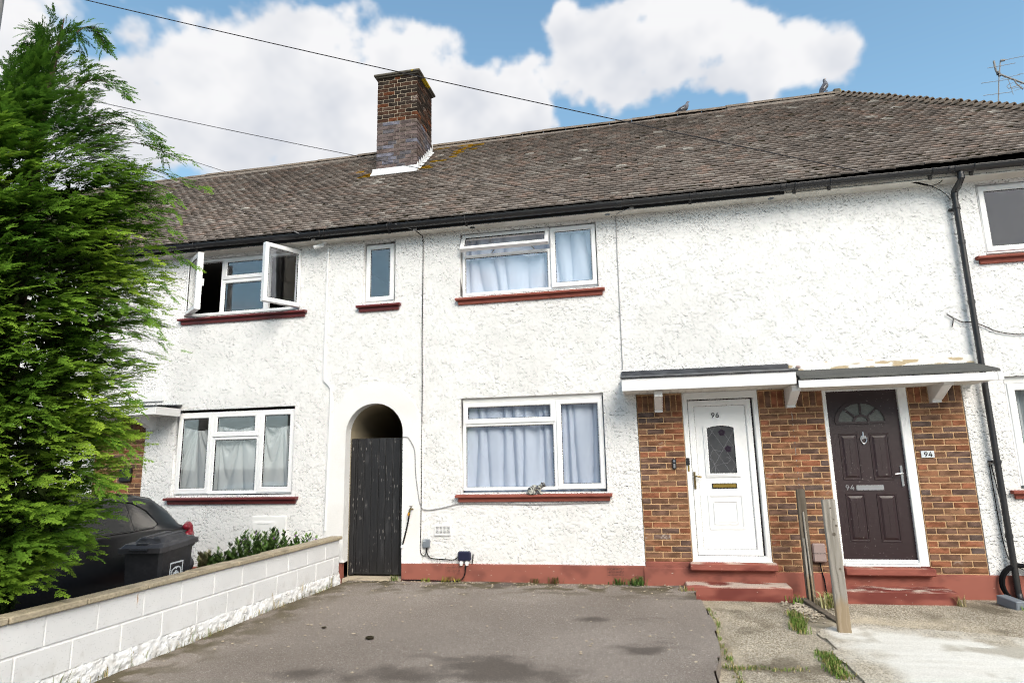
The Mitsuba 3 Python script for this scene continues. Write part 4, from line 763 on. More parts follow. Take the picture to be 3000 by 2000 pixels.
def side(y, z, out=.004):     # a point of the right flank above the belt
    t = -y; hw = float(lerp(t, [.6, .66, .8, 1.4, 3.6, 4.3], [.60, .74, .82, HW, HW, .82])); belt = float(lerp(t, [.6, .75, 1.4, 3.6], [.72, .90, .945, .92])); roof = float(lerp(t, [.6, .70, .80, 1.02, 1.28, 1.6, 2.2, 2.8, 3.65], [.74, .86, .95, 1.20, 1.36, 1.41, 1.43, 1.40, .96])) - .06; rw = float(lerp(t, [.6, .8, 1.0, 1.3, 2.4, 3.0, 3.7], [.55, .66, .62, .58, .60, .58, .70]))
    k = (z - belt) / max(roof - belt, .05); return (XC + .95 * hw * (1 - k) + rw * k + out, y, z + Gd)
def sidepanel(poly, out=.004):
    g = Polygon(poly); v, f = trimesh.creation.triangulate_polygon(g.segmentize(.08), engine='earcut'); return np.array([side(a, b, out) for a, b in v]), f
add('side_window', sidepanel([(-1.86, .965), (-1.80, 1.20), (-1.92, 1.30), (-2.3, 1.335), (-2.62, 1.33), (-2.66, .96)]), 'car_glass', car, True); add('side_window', sidepanel([(-2.74, .96), (-2.70, 1.33), (-2.95, 1.28), (-3.45, .98)]), 'car_glass', car, True)
add('quarter_window', sidepanel([(-1.45, .985), (-1.40, 1.02), (-1.52, 1.18), (-1.68, 1.27), (-1.78, 1.285), (-1.80, .97)]), 'car_glass', car, True)
add('window_trim', cat([tube([side(y, z, .006) for y, z in ((-3.4, .955), (-2.6, .95), (-1.9, .955), (-1.5, .968), (-1.38, 1.0), (-1.48, 1.17), (-1.68, 1.29), (-2.0, 1.335), (-2.6, 1.35))], .009, 6)]), 'black_plastic', car)
add('tail_light', cat([body([((XC + .79, -.82, .80 + Gd), .07, (XC + .70, -.66, .80 + Gd), .06), ((XC + .79, -.86, .92 + Gd), .045, (XC + .68, -.68, .93 + Gd), .05), ((XC + .77, -.76, .78 + Gd), .065, (XC + .76, -.77, .92 + Gd), .055)], .03, 4)]), 'red_lens', car, True)
add('rear_bumper', body([((XC - .6, -.62, .42 + Gd), .12, (XC + .6, -.62, .42 + Gd), .12), ((XC + .6, -.62, .42 + Gd), .12, (XC + .76, -.80, .42 + Gd), .12), ((XC - .55, -.60, .55 + Gd), .09, (XC + .58, -.60, .55 + Gd), .09)], .05, 4), 'grey_bumper', car, True)
add('door_seam', tube([side(-1.86, .95, .003), (XC + HW * .985 + .003, -1.80, .70 + Gd), (XC + HW + .003, -1.72, .55 + Gd), (XC + HW + .003, -1.78, .30 + Gd)], .004, 5), 'black_rubber', car)
for y in (-1.36, -3.86):
    for sx in (1, -1):
        M = trimesh.transformations.concatenate_matrices(trimesh.transformations.translation_matrix((XC + sx * .80, y, .31 + Gd)), rot([0, 1, 0], 90))
        wk = add('wheel', xf(lathe([(.2, -.10), (.30, -.10), (.32, -.07), (.32, .07), (.30, .10), (.2, .10)], 28), M), 'black_rubber', car, 40); add('rim', xf(lathe([(0, .09), (.07, .10), (.18, .085), (.21, .10), (.21, -.09), (0, -.09)], 20), M), 'grey_steel', wk, 40)
# ---- conifer
tr = thing('conifer_tree', 'dense bright green conifer at the left edge with drooping feathery sprays', 'tree')
TX, TY = -5.38, -4.78
add('trunk', tube(spline([(TX, TY, -.2), (TX + .02, TY, 1.5), (TX - .02, TY + .03, 3.2), (TX + .03, TY, 4.4), (TX + .08, TY + .02, 5.1), (TX + .12, TY + .02, 5.46)], 6), np.interp(np.linspace(0, 1, 31), [0, .5, .75, 1], [.11, .06, .022, .004]), 8), 'bark', tr, True)
rt = np.random.default_rng(11)
def radius(z): return np.interp(z, [.45, .9, 1.4, 2.4, 3.4, 3.9, 4.3, 4.7, 5.1, 5.5], [.34, .70, .92, 1.02, 1.10, .96, .60, .36, .20, .07])
def twig(n=6, L=1.0):
    """one flat feathery spray along +x in the xy plane: a stem with forked side twigs, each a few narrow scale leaves"""
    V, F, Tp = [], [], []
    def leaf(p, d, l, w, tip):
        d = d / np.linalg.norm(d); s = np.array([-d[1], d[0], 0]); k = len(V)
        V.extend([p, p + s * w * .5 + d * l * .45, p + d * l, p - s * w * .5 + d * l * .45]); Tp.extend([tip, tip, min(1.1, tip + .35), tip]); F.extend([(k, k + 2, k + 1), (k, k + 3, k + 2)])
    for j in range(n):
        t = (j + .5) / n; base = np.array([t * L * .92, .03 * math.sin(3 * t), -.16 * t * t])
        for s in (1, -1):
            ang = math.radians(44 - 20 * t + rt.normal(0, 7)); l = L * (.44 - .27 * t) * rt.uniform(.75, 1.2); d = np.array([math.cos(ang), s * math.sin(ang), -.14 + rt.normal(0, .08)])
            leaf(base, d, l, .088 * L, .25 + t * .5)
            for q in (.3, .62):
                for s2 in (1, -1):
                    a2 = ang * s + s2 * math.radians(30); leaf(base + d * l * q, np.array([math.cos(a2), math.sin(a2), -.2 + rt.normal(0, .1)]), l * .5, .068 * L, .45 + t * .5)
    leaf(np.array([0, 0, 0]), np.array([1, .0, -.12]), 1.08 * L, .06 * L, .8)
    return np.array(V), np.array(F), np.array(Tp)
TW = [twig(n) for n in (4, 5, 5, 4)]
VV, FF, CC, off = [], [], [], 0
def plume(root, d, length, width, lift, young, dens, thin=1.0):
    """a branchlet: a curved axis carrying feathery sprays that fan out in its own plane"""
    global off
    d = d / np.linalg.norm(d); n = np.array([.0, -.35, .9]) + rt.normal(0, .22, 3); s = np.cross(n, d); s /= np.linalg.norm(s); n = np.cross(d, s)
    for j in range(dens):
        t = (j + rt.random()) / dens; p = root + d * length * t + np.array([0, 0, lift * (t - 1.25 * t * t)]) + s * width * (1 - t) * rt.uniform(-.5, .5) + n * rt.normal(0, .015)
        dd = d + s * rt.normal(0, .42) + n * rt.normal(.04, .12) + np.array([0, 0, lift * (1 - 2.2 * t)]); dd /= np.linalg.norm(dd); nn = n + rt.normal(0, .22, 3); ss = np.cross(nn, dd); ss /= np.linalg.norm(ss); nn = np.cross(dd, ss)
        v, f, tp = TW[rt.integers(4)]; L = rt.uniform(.12, .21) * (1.15 - .4 * t) * thin
        VV.append((v * np.array([L, L * .62, L])) @ np.array([dd, ss, nn]) + p); FF.append(f + off); off += len(v)
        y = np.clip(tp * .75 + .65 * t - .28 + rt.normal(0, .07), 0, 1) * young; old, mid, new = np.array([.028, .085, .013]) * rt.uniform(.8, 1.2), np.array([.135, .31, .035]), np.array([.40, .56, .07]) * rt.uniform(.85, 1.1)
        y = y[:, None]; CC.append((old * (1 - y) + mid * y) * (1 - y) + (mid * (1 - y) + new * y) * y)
nb = 2020
zz_ = rt.uniform(0, 1, nb * 3) * 4.6 + .72; zz_ = zz_[rt.random(nb * 3) < radius(zz_) / 1.1][:nb]; nb = len(zz_)
ph = rt.uniform(-np.pi, np.pi, nb); ph = np.where((ph > .7) & (ph < 2.6) & (rt.random(nb) < .7), -ph, ph)                 # fewer on the far side
for k in range(nb):
    z = zz_[k]; o = np.array([math.cos(ph[k]), math.sin(ph[k]), 0]); R = radius(z) * .80 * (1 - .5 * rt.random() ** 2)
    if z > 4.0 and rt.random() < (z - 4.4) * .5: continue
    length = rt.uniform(.34, .62) * (1 if z < 4 else .75); d = o * rt.uniform(.25, .6) + np.array([.80, -.10, 0]) * rt.uniform(.6, 1.2) + np.array([0, 0, .10 + .5 * max(0, z - 3.9) + rt.normal(0, .10)])
    c = np.array([TX + .05 * (z - 2), TY, z]) + o * R; root = c - d / np.linalg.norm(d) * length * .55
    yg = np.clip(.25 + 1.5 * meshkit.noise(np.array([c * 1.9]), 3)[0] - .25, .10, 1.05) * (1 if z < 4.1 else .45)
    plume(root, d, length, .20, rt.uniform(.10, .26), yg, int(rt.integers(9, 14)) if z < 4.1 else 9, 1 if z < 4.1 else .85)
# wisps that stick out of the crown on the right and at the top
for (z, reach, az) in [(4.15, 1.12, .3), (3.75, 1.20, .1), (3.3, 1.22, .3), (4.45, .80, .5), (4.7, .62, .1), (4.95, .45, 2.6), (5.1, .40, 3.4), (4.85, .55, 2.9), (2.55, 1.22, .1), (2.1, 1.16, .0), (3.0, 1.2, .2), (1.75, 1.10, .1), (5.25, .32, .6), (5.2, .34, -2.8), (4.3, .95, .2), (1.45, 1.05, -.1), (3.5, 1.2, -.1), (4.6, .75, -.4), (2.75, 1.2, -.15), (3.95, 1.2, .4), (5.3, .25, 1.8), (4.55, .7, 2.8), (4.3, .8, 3.0)]:
    o = np.array([math.cos(az), math.sin(az) * .6 + .1, 0]); o /= np.linalg.norm(o); P0 = np.array([TX + .05 * (z - 2), TY, z - .12]); path = np.array([P0 + o * reach * t + np.array([0, 0, .32 * math.sin(t * 2.5) - .10 * t]) for t in np.linspace(.3, 1, 10)])
    add('branch', tube(path, np.linspace(.006, .0012, 10), 5), 'bark', tr)
    for q in range(1, 10): plume(path[q - 1], path[min(q + 1, 9)] - path[q - 1] + rt.normal(0, .025, 3), reach * .2 + .06, .09, .06, .6 if z < 4.3 else .3, 4, .78)
ni = 9000; z = rt.uniform(.5, 3.8, ni); a = rt.uniform(-np.pi, np.pi, ni); r = radius(z) * rt.uniform(.25, .62, ni); c = np.stack([TX + .05 * (z - 2) + r * np.cos(a), TY + r * np.sin(a), z], 1)
u = rt.normal(0, 1, (ni, 3)); u /= np.linalg.norm(u, axis=1, keepdims=True); w = np.cross(u, rt.normal(0, 1, (ni, 3))); w /= np.linalg.norm(w, axis=1, keepdims=True); l = rt.uniform(.035, .075, (ni, 1))
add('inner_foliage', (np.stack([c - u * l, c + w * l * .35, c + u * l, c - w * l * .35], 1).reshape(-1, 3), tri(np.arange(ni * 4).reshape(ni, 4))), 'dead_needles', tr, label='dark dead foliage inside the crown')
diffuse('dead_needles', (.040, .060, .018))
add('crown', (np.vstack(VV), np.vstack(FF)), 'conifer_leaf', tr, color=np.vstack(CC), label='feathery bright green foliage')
# ---- shrubs, weeds, grass
def leafy(P0, stems, h, spread, leafl, cols, seed, flower=None, per=26):
    r = np.random.default_rng(seed); V, F, C = [], [], []; fl = []
    for _ in range(stems):
        a = r.uniform(0, 2 * np.pi); e = np.array([math.cos(a), .55 * math.sin(a), 0]) * spread * r.random() ** .5; top = np.array(P0) + e + np.array([0, 0, h * r.uniform(.55, 1.05) * (1 - .35 * (np.linalg.norm(e) / (spread + 1e-6)) ** 2)]); b = np.array(P0) + e * .45
        for t in np.linspace(.15, 1, per):
            p = b + (top - b) * t; q = r.uniform(0, 2 * np.pi); d = np.array([math.cos(q), math.sin(q), .55 + .6 * t]); d /= np.linalg.norm(d); s = np.cross(d, [0, 0, 1]); s /= np.linalg.norm(s); l = leafl * r.uniform(.7, 1.2); w = l * .21; k = len(V)
            V += [p, p + d * l * .5 + s * w, p + d * l, p + d * l * .5 - s * w]; F += [(k, k + 1, k + 2), (k, k + 2, k + 3)]; c = np.array(cols[r.integers(len(cols))]) * r.uniform(.7, 1.25); C += [c] * 4
        if flower is not None and r.random() < .25:
            fl.append((trimesh.creation.icosphere(1, 1).vertices * np.array([.009, .009, .017]) + top, trimesh.creation.icosphere(1, 1).faces))
    return (np.array(V), np.array(F)), np.array(C), fl
G = [(.05, .095, .025), (.08, .15, .035), (.13, .21, .06), (.04, .07, .022)]
structure('soil_bed', bx(-6.9, -4.87, -.75, -.04, -.2, .06, .05), 'soil', 'narrow bed of brown soil along the foot of the left house')
for (p, n, h, sp, lab) in (((-5.85, -.40, .0), 110, .72, .52, 'leafy evergreen shrub with small purple flowers under the meter cupboard'), ((-5.25, -.36, .0), 44, .66, .26, 'smaller evergreen shrub with purple tips at the house end of the low wall'), ((-6.45, -.42, .0), 36, .42, .25, 'low dark green shrub at the left end of the soil bed')):
    m, c, fl = leafy(p, n, h, sp, .085, G, int(abs(p[0]) * 100), True); k = solo('shrub', m, 'leaf_mix', lab, 'shrub', color=c)
    for q in fl: add('flower', q, 'purple_flower', k)
diffuse('purple_flower', (.20, .07, .30)); diffuse('dry_stem', (.22, .17, .11))
m, c, _ = leafy((-6.75, -.40, .05), 26, .34, .14, .12, [(.20, .19, .11), (.13, .15, .07)], 5, per=10); solo('lavender_clump', m, 'leaf_mix', 'wispy greyish lavender clump beside the rear of the car', 'plant', color=c)
m, c, _ = leafy((-5.35, -4.9, -.1), 40, .62, .42, .10, [(.02, .04, .015), (.035, .06, .02)], 77); solo('shrub', m, 'leaf_mix', 'dark leafy shrub behind the wall at the lower left corner', 'shrub', color=c)
def tuft(P0, n, h, sp, cols, seed, w=.006):
    r = np.random.default_rng(seed); V, F, C = [], [], []
    for _ in range(n):
        a = r.uniform(0, 2 * np.pi); b = np.array(P0) + np.array([r.normal(0, sp), r.normal(0, sp), 0]); l = h * r.uniform(.4, 1.1); d = np.array([math.cos(a), math.sin(a), 0]) * r.uniform(.1, .8) * l; s = np.array([-math.sin(a), math.cos(a), 0]) * w * r.uniform(.6, 1.2); k = len(V)
        V += [b - s, b + s, b + d * .45 + s * .8 + [0, 0, l * .65], b + d * .45 - s * .8 + [0, 0, l * .65], b + d + [0, 0, l * .8]]; F += [(k, k + 1, k + 2), (k, k + 2, k + 3), (k + 3, k + 2, k + 4)]; C += [np.array(cols[r.integers(len(cols))]) * r.uniform(.7, 1.25)] * 5
    return np.array(V), np.array(F), np.array(C)
GR = [(.12, .20, .04), (.18, .26, .06), (.34, .30, .13), (.09, .15, .03)]; DRY = [(.40, .33, .17), (.30, .24, .12), (.16, .20, .06)]
parts = []
crack = spline([(.93, -1.05, 0), (.95, -1.25, 0), (.88, -1.62, 0), (.86, -2.1, 0), (.88, -2.5, 0), (.89, -2.75, 0), (.87, -3.05, 0), (.93, -3.3, 0), (.98, -3.8, 0)], 7)
for k, q in enumerate(crack):
    dens = meshkit.noise(np.array([[q[1] * 3.1, 0, 2]]), 3)[0]
    if dens > .34: parts.append(tuft((q[0], q[1], -.10), int(60 * dens), .055 + .05 * dens * (q[1] > -2.2), .035, GR if dens > .45 else GR[:3] + DRY, 100 + k, .005))
for k, q in enumerate(np.linspace(0, 1, 22)):
    y = -.95 - 2.55 * q; parts.append(tuft((.075 + .03 * math.sin(9 * q), y, -.10), 12 if (k % 5) else 34, .045, .022, DRY + GR[:2], 200 + k, .004))
for k in range(13): parts.append(tuft((.04 + .05 * k, -3.0 - .02 * math.sin(k), -.10), 34 if k < 5 else 10, .035, .025, GR + DRY, 300 + k, .004))
V = np.vstack([q[0] for q in parts]); of_ = np.cumsum([0] + [len(q[0]) for q in parts]); F = np.vstack([q[1] + o for q, o in zip(parts, of_)])
k = solo('grass', (V, F), 'leaf_mix', 'grass and weeds growing in the cracks of the path', 'grass', kind='stuff', color=np.vstack([q[2] for q in parts]))
WD = [((-4.03, -.05, 0), 40, .09, .03, DRY + G, 'weed growing at the foot of the black gate'), ((-3.55, -.07, 0), 30, .07, .035, [(.25, .28, .05), (.15, .18, .04)], 'yellowish weed by the plinth right of the gate'), ((-3.27, -.07, 0), 24, .11, .03, [(.38, .36, .06), (.2, .2, .05)], 'yellow weed under the perforated air brick'), ((-3.09, -.08, 0), 20, .09, .025, [(.38, .36, .06), (.2, .22, .05)], 'yellow weed under the black junction box'),
      ((-2.05, -.05, 0), 46, .085, .035, [(.14, .10, .05), (.10, .09, .03)], 'brown dried weed under the middle of the ground floor window'), ((-1.78, -.05, 0), 52, .11, .035, [(.13, .09, .045), (.10, .09, .03)], 'taller brown dried weed under the right half of the ground floor window'), ((-.95, -.06, 0), 60, .11, .05, G + [(.16, .13, .06)], 'weed below the right hand air brick'), ((-.71, -.07, 0), 110, .14, .06, G, 'bushy green weed in the corner left of the white door steps'),
      ((-.14, -.40, -.01), 40, .08, .04, DRY, 'dry weed at the left end of the lower white door step'), ((1.12, -.42, -.1), 40, .10, .05, GR, 'weed at the right end of the lower white door step'), ((1.42, -.62, -.1), 130, .19, .06, [(.42, .40, .20), (.2, .26, .06), (.33, .28, .13)], 'pale dry grass tuft between the two posts'), ((3.42, -.24, -.11), 40, .10, .05, DRY, 'dry weeds by the foot of the black downpipe'), ((3.42, -.52, -.11), 26, .07, .03, [(.25, .42, .05), (.2, .3, .05)], 'bright green seedling beside the grey kerb block'), ((2.84, -.40, -.11), 16, .16, .02, DRY, 'thin straw weed at the right end of the dark door step')]
for n, (p, cnt, h, sp, cols, lab) in enumerate(WD):
    v, f, c = tuft(p, cnt, h, sp, cols, 500 + n, .005 if cnt < 100 else .007); solo('weed', (v, f), 'leaf_mix', lab, 'weed', color=c)
parts = [tuft((-4.70 + .02 * math.sin(k * 7), -.6 - k * .135, .0), int(rng.integers(2, 14)), .10 if k % 5 else .26, .02, DRY + [(.10, .09, .04)], 700 + k, .003) for k in range(32)]
V = np.vstack([q[0] for q in parts]); of_ = np.cumsum([0] + [len(q[0]) for q in parts]); solo('weed_strip', (V, np.vstack([q[1] + o for q, o in zip(parts, of_)])), 'leaf_mix', 'thin dead weeds and moss along the foot of the low white wall', 'weeds', kind='stuff', color=np.vstack([q[2] for q in parts]))
nlt = 420; px = np.r_[rng.uniform(-4.6, 0, nlt // 2), rng.uniform(-4.6, 0, nlt - nlt // 2)]; py = np.r_[-.06 - np.abs(rng.normal(0, .16, nlt // 2)), rng.uniform(-4.5, -.1, nlt - nlt // 2)]; sz = rng.uniform(.004, .011, nlt)
ic = trimesh.creation.icosphere(0, 1); 
solo('grit', cat([(ic.vertices * np.array([s * 1.5, s, s * .6]) + (x, y, s * .3 + .004), ic.faces) for x, y, s in zip(px, py, sz)]), 'lime_mortar', 'flakes of old paint and grit strewn over the drive', 'debris', kind='stuff')
solo('gravel', cat([(ic.vertices * rng.uniform(.006, .016) * np.array([1.2, 1, .7]) + (1.14 + rng.normal(0, .09), -.8 + rng.normal(0, .25), -.098), ic.faces) for _ in range(330)]), 'gravel_stone', 'loose pale gravel spilt around the dark post', 'gravel', kind='stuff')
diffuse('gravel_stone', blotch((.46, .41, .33), (.22, .17, .12), 40, .9, 90, .2))
for (x, y, s, lab) in ((-3.72, -2.62, .018, 'small dark clod on the drive, the one nearer the wall'), (-3.10, -2.92, .030, 'flattened dark clod on the drive')):
    v, f = of(trimesh.creation.icosphere(2, 1)); v = v * (1 + .5 * (meshkit.fbm(v * 2 + x, 3, 2)[:, None] - .5)) * np.array([s * 1.4, s, s * .45]) + (x, y, .01); solo('clod', (v, f), 'moss', lab, 'clod', smooth=True)
# ---- ceramic cat on the sill
cx, cy, cz = -2.0, -.045, 1.140
ck2 = solo('cat_ornament', body([((cx - .075, cy, cz + .055), .050, (cx - .03, cy + .004, cz + .085), .047), ((cx - .03, cy + .004, cz + .085), .047, (cx + .03, cy + .002, cz + .085), .036), ((cx + .03, cy + .002, cz + .085), .036, (cx + .075, cy - .006, cz + .115), .024), ((cx + .075, cy - .006, cz + .115), .024, (cx + .098, cy - .010, cz + .128), .030), ((cx + .098, cy - .01, cz + .128), .029, (cx + .122, cy - .014, cz + .114), .013),
    ((cx + .035, cy - .016, cz + .07), .020, (cx + .055, cy - .022, cz + .012), .012), ((cx + .04, cy + .016, cz + .07), .020, (cx + .068, cy + .012, cz + .012), .012), ((cx + .055, cy - .022, cz + .011), .011, (cx + .078, cy - .026, cz + .009), .010), ((cx + .068, cy + .012, cz + .011), .011, (cx + .09, cy + .01, cz + .009), .010),
    ((cx - .05, cy - .028, cz + .045), .034, (cx - .015, cy - .036, cz + .018), .018), ((cx - .015, cy - .036, cz + .014), .014, (cx + .012, cy - .038, cz + .010), .010), ((cx - .11, cy - .01, cz + .022), .021, (cx - .085, cy - .045, cz + .017), .017), ((cx - .085, cy - .045, cz + .017), .017, (cx - .03, cy - .052, cz + .014), .013)], .009, 5), 'striped_glaze', 'glazed black and white striped cat ornament sitting on the red sill', 'ornament', smooth=True)
add('ear', body([((cx + .082, cy - .024, cz + .148), .010, (cx + .078, cy - .027, cz + .164), .004)], .005, 2), 'black_plastic', ck2, True); add('ear', body([((cx + .106, cy + .012, cz + .148), .010, (cx + .110, cy + .015, cz + .166), .004)], .005, 2), 'striped_glaze', ck2, True)
# ---- pigeons on the ridge
def pigeon(x, face, upright, z, lab):
    """standing along x: face = +1 looks to the right"""
    def P(a, h, y=0.0): return (x + face * (a * math.cos(upright) - h * math.sin(upright)), YR + y, z + .035 + a * math.sin(upright) + h * math.cos(upright))
    k = solo('pigeon', body([(P(-.13, .02), .020, P(-.05, .045), .052), (P(-.05, .045), .052, P(.045, .065), .058), (P(.045, .065), .058, P(.09, .10), .036), (P(.09, .10), .036, P(.105, .145), .024), (P(.105, .145), .024, P(.122, .160), .022), (P(-.24, .0), .010, P(-.12, .018), .022)], .014, 5), 'pigeon_grey', lab, 'bird', 'pigeons on the roof ridge', smooth=True)
    for s in (1, -1): add('wing', body([(P(.045, .07, .047 * s), .022, P(-.06, .05, .040 * s), .026), (P(-.06, .05, .040 * s), .022, P(-.20, .012, .012 * s), .007)], .014, 4), 'pigeon_wing', k, True); add('wing_bar', body([(P(.03, .045, .060 * s), .007, P(-.04, .035, .058 * s), .007)], .008, 2), 'pigeon_white', k, True)
    add('neck_patch', body([(P(.092, .118, -.021), .011, P(.10, .128, -.018), .009)], .008, 2), 'pigeon_white', k, True); add('beak', tube([P(.140, .160), P(.162, .154)], [.006, .002], 6), 'orange_plastic', k)
    for s in (1, -1):
        b = P(-.01, .0, .022 * s); add('leg', cat([tube([b, (b[0], b[1], z - .005)], .005, 6)] + [tube([(b[0], b[1], z), (b[0] + face * .028, b[1] + q, z - .004)], .003, 5) for q in (-.012, .0, .012)]), 'pink_breast', k)
pigeon(.585, 1, .20, 8.185, 'grey wood pigeon crouching low on the middle of the roof ridge'); pigeon(3.17, 1, .72, 8.265, 'grey wood pigeon standing upright where the ridge meets the hip')
# ---- small fixtures on the walls
c = thing('security_camera', 'small white bullet security camera under the eaves of the left house', 'camera')
q0, q1 = np.array([-5.265, -.10, 4.975]), np.array([-5.395, -.17, 4.92])
add('housing', tube([q0, q0 + (q1 - q0) * .97, q1], [.030, .030, .027], 14), 'white_plastic', c, 40); add('lens', tube([q1 - (q1 - q0) * .02, q1 + (q1 - q0) * .02], .022, 12), 'black_plastic', c); add('mount', cat([tube([(-5.26, -.09, 5.02), (-5.26, -.09, 5.0), (-5.285, -.105, 4.975)], .012, 8), mv(lathe([(0, -.01), (.035, -.01), (.04, .0)], 14), -5.26, -.09, 5.018)]), 'white_plastic', c)
d = thing('doorbell', 'black push doorbell on the frame of the white door', 'doorbell'); add('case', bx(.002, .046, -.018, .008, 1.495, 1.585, .012), 'black_plastic', d); add('brass_strip', bx(.018, .038, -.002, .007, 1.412, 1.49, .002), 'brass', d)
d = thing('intercom', 'black door entry panel on the brickwork left of the white door', 'intercom'); add('case', bx(-.178, -.128, -.03, -.006, 1.444, 1.577, .006), 'black_plastic', d); add('button', bx(-.166, -.140, -.034, -.029, 1.535, 1.56, .003), 'grey_plastic', d); add('speaker', bx(-.164, -.142, -.033, -.029, 1.46, 1.515, .003), 'chrome', d); 
d = thing('house_number_plate', 'white number plate reading 94 on the brickwork beside the dark door', 'sign'); add('plate', bx(2.792, 2.938, -.016, -.007, 1.528, 1.611, .002), 'white_print', d); add('digits', mv(text('94', .055, .002, True), 2.818, -.018, 1.542), 'black_plastic', d)
b = thing('junction_box', 'black cable junction box above the red plinth', 'box'); add('case', bx(-3.107, -2.93, -.085, -.012, .268, .397, .018), 'navy_plastic', b)
for x in (-3.085, -3.005): add('gland', cat([bx(x, x + .05, -.08, -.03, .222, .27, .012), bx(x + .008, x + .042, -.075, -.035, .21, .225, .008)]), 'white_plastic', b)
b = thing('junction_box', 'grey cable box on the wall beside the arch surround', 'box'); add('case', bx(-3.623, -3.519, -.055, -.012, .438, .551, .008), 'grey_plastic', b); add('sticker', bx(-3.61, -3.575, -.0565, -.05, .525, .537), 'white_print', b)
b = thing('junction_box', 'faded brown utility box on the brickwork between the doors', 'box'); add('case', bx(1.425, 1.575, -.075, -.006, .30, .52, .014), 'brown_plastic', b); add('seam', bx(1.424, 1.577, -.077, -.01, .402, .407), 'black_rubber', b); add('feed', tube([(1.50, -.03, .30), (1.51, -.03, .2), (1.525, -.055, .1), (1.535, -.06, -.08)], .008, 6), 'cable_black', b)
tp = thing('garden_tap', 'small brass garden tap with black hose and orange fitting beside the gate', 'tap'); add('tap_body', cat([tube([(-3.77, -.02, .955), (-3.79, -.07, .965), (-3.80, -.09, .94), (-3.803, -.09, .91)], .011, 8), tube([(-3.79, -.07, .965), (-3.787, -.07, .995)], .008, 8), tube([(-3.81, -.07, .998), (-3.764, -.07, .998)], .006, 6)]), 'old_brass', tp); add('hose_connector', tube([(-3.805, -.09, .915), (-3.822, -.09, .875)], [.016, .013], 10), 'orange_plastic', tp)
add('hose', tube(spline([(-3.800, -.07, .97), (-3.82, -.06, .85), (-3.86, -.05, .68), (-3.905, -.04, .52), (-3.925, -.035, .47)], 5), .011, 8), 'cable_black', tp, True); add('hose_end', tube([(-3.922, -.035, .48), (-3.93, -.035, .435)], [.017, .02], 10), 'white_plastic', tp)
# ---- cables
def cable(pts, r, m, lab, n=6, group=None): return solo('cable', tube(spline(pts, n), r, 6), m, lab, 'cable', group, True)
cable([(-3.70, -.25, 5.01), (-3.66, -.10, 4.985), (-3.652, -.022, 4.93), (-3.65, -.022, 4.3), (-3.655, -.022, 3.4), (-3.648, -.022, 2.6), (-3.655, -.026, 1.8), (-3.65, -.03, 1.2), (-3.655, -.028, .7), (-3.66, -.028, .42), (-3.64, -.03, .345), (-3.60, -.032, .33), (-3.575, -.034, .37), (-3.572, -.034, .44)], .0065, 'cable_black', 'black cable running down the wall right of the arch into the grey box')
cable([(-3.562, -.034, .44), (-3.555, -.034, .36), (-3.50, -.034, .30), (-3.30, -.034, .285), (-3.18, -.034, .28), (-3.125, -.034, .31), (-3.10, -.035, .33)], .007, 'cable_black', 'black cable looping from the grey box to the black junction box')
cable([(-3.0, -.06, .22), (-3.0, -.07, .15), (-3.02, -.075, .07), (-3.08, -.08, .018), (-3.2, -.075, .01), (-3.6, -.06, .012), (-3.92, -.05, .012)], .008, 'cable_black', 'black cable dropping from the junction box and lying along the plinth foot')
cable([(-2.90, -.03, .36), (-2.905, -.03, .30), (-2.915, -.03, .225)], .007, 'cable_black', 'short black cable end right of the black junction box')
cable([(-3.936, -.035, 1.965), (-3.88, -.035, 1.965), (-3.84, -.035, 1.94), (-3.77, -.035, 1.82), (-3.745, -.035, 1.70), (-3.735, -.035, 1.45), (-3.70, -.034, 1.2), (-3.665, -.033, 1.02), (-3.60, -.022, .945), (-3.40, -.022, .96), (-3.22, -.022, 1.00), (-3.08, -.022, 1.025), (-2.6, -.022, 1.022), (-2.0, -.022, 1.010), (-1.5, -.022, 1.022), (-1.02, -.022, 1.03)], .0065, 'cable_grey', 'thin grey cable curving from the gate top along under the window sill')
cable([(-.51, -.25, 5.03), (-.62, -.235, 5.0), (-.72, -.10, 5.015), (-.74, -.022, 4.98), (-.745, -.020, 4.4), (-.75, -.02, 3.8), (-.752, -.02, 3.2), (-.757, -.02, 2.80)], .005, 'cable_grey', 'thin grey cable dropping straight down the wall above the left end of the canopy')
cable([(3.30, -.14, 4.965), (3.40, -.15, 5.0), (3.445, -.20, 5.05), (3.46, -.22, 5.07)], .005, 'cable_black', 'short black cable curving up to the eaves left of the downpipe')
cable([(3.30, -.14, 4.965), (3.42, -.10, 4.90), (3.50, -.06, 4.84), (3.54, -.03, 4.80)], .005, 'cable_black', 'black cable from the wire end to behind the downpipe elbow')
cable([(3.66, -.20, 5.02), (3.645, -.12, 4.93), (3.61, -.06, 4.86), (3.595, -.04, 4.80)], .005, 'cable_black', 'black cable from the eaves down to the right side of the downpipe')
cable([(3.294, -.03, 3.294), (3.34, -.03, 3.255), (3.37, -.03, 3.232), (3.34, -.032, 3.26), (3.30, -.03, 3.29)], .006, 'cable_black', 'small loop of black cable tied left of the downpipe')
cable([(3.332, -.03, 3.122), (3.352, -.035, 3.19), (3.37, -.03, 3.235), (3.42, -.03, 3.20), (3.47, -.03, 3.178), (3.52, -.03, 3.18), (3.60, -.028, 3.165), (3.70, -.028, 3.11), (3.80, -.028, 3.05), (3.93, -.028, 3.009), (4.106, -.028, 2.986), (4.5, -.028, 2.99), (5.6, -.028, 2.97)], .006, 'cable_black', 'black cable tied off on the wall and running right behind the downpipe')
cable([(3.505, -.03, 1.45), (3.51, -.03, 1.0), (3.515, -.03, .7), (3.535, -.03, .45), (3.57, -.03, .33), (3.66, -.03, .25), (3.9, -.03, .16)], .005, 'cable_black', 'slack thin black cable hanging beside the lower downpipe')
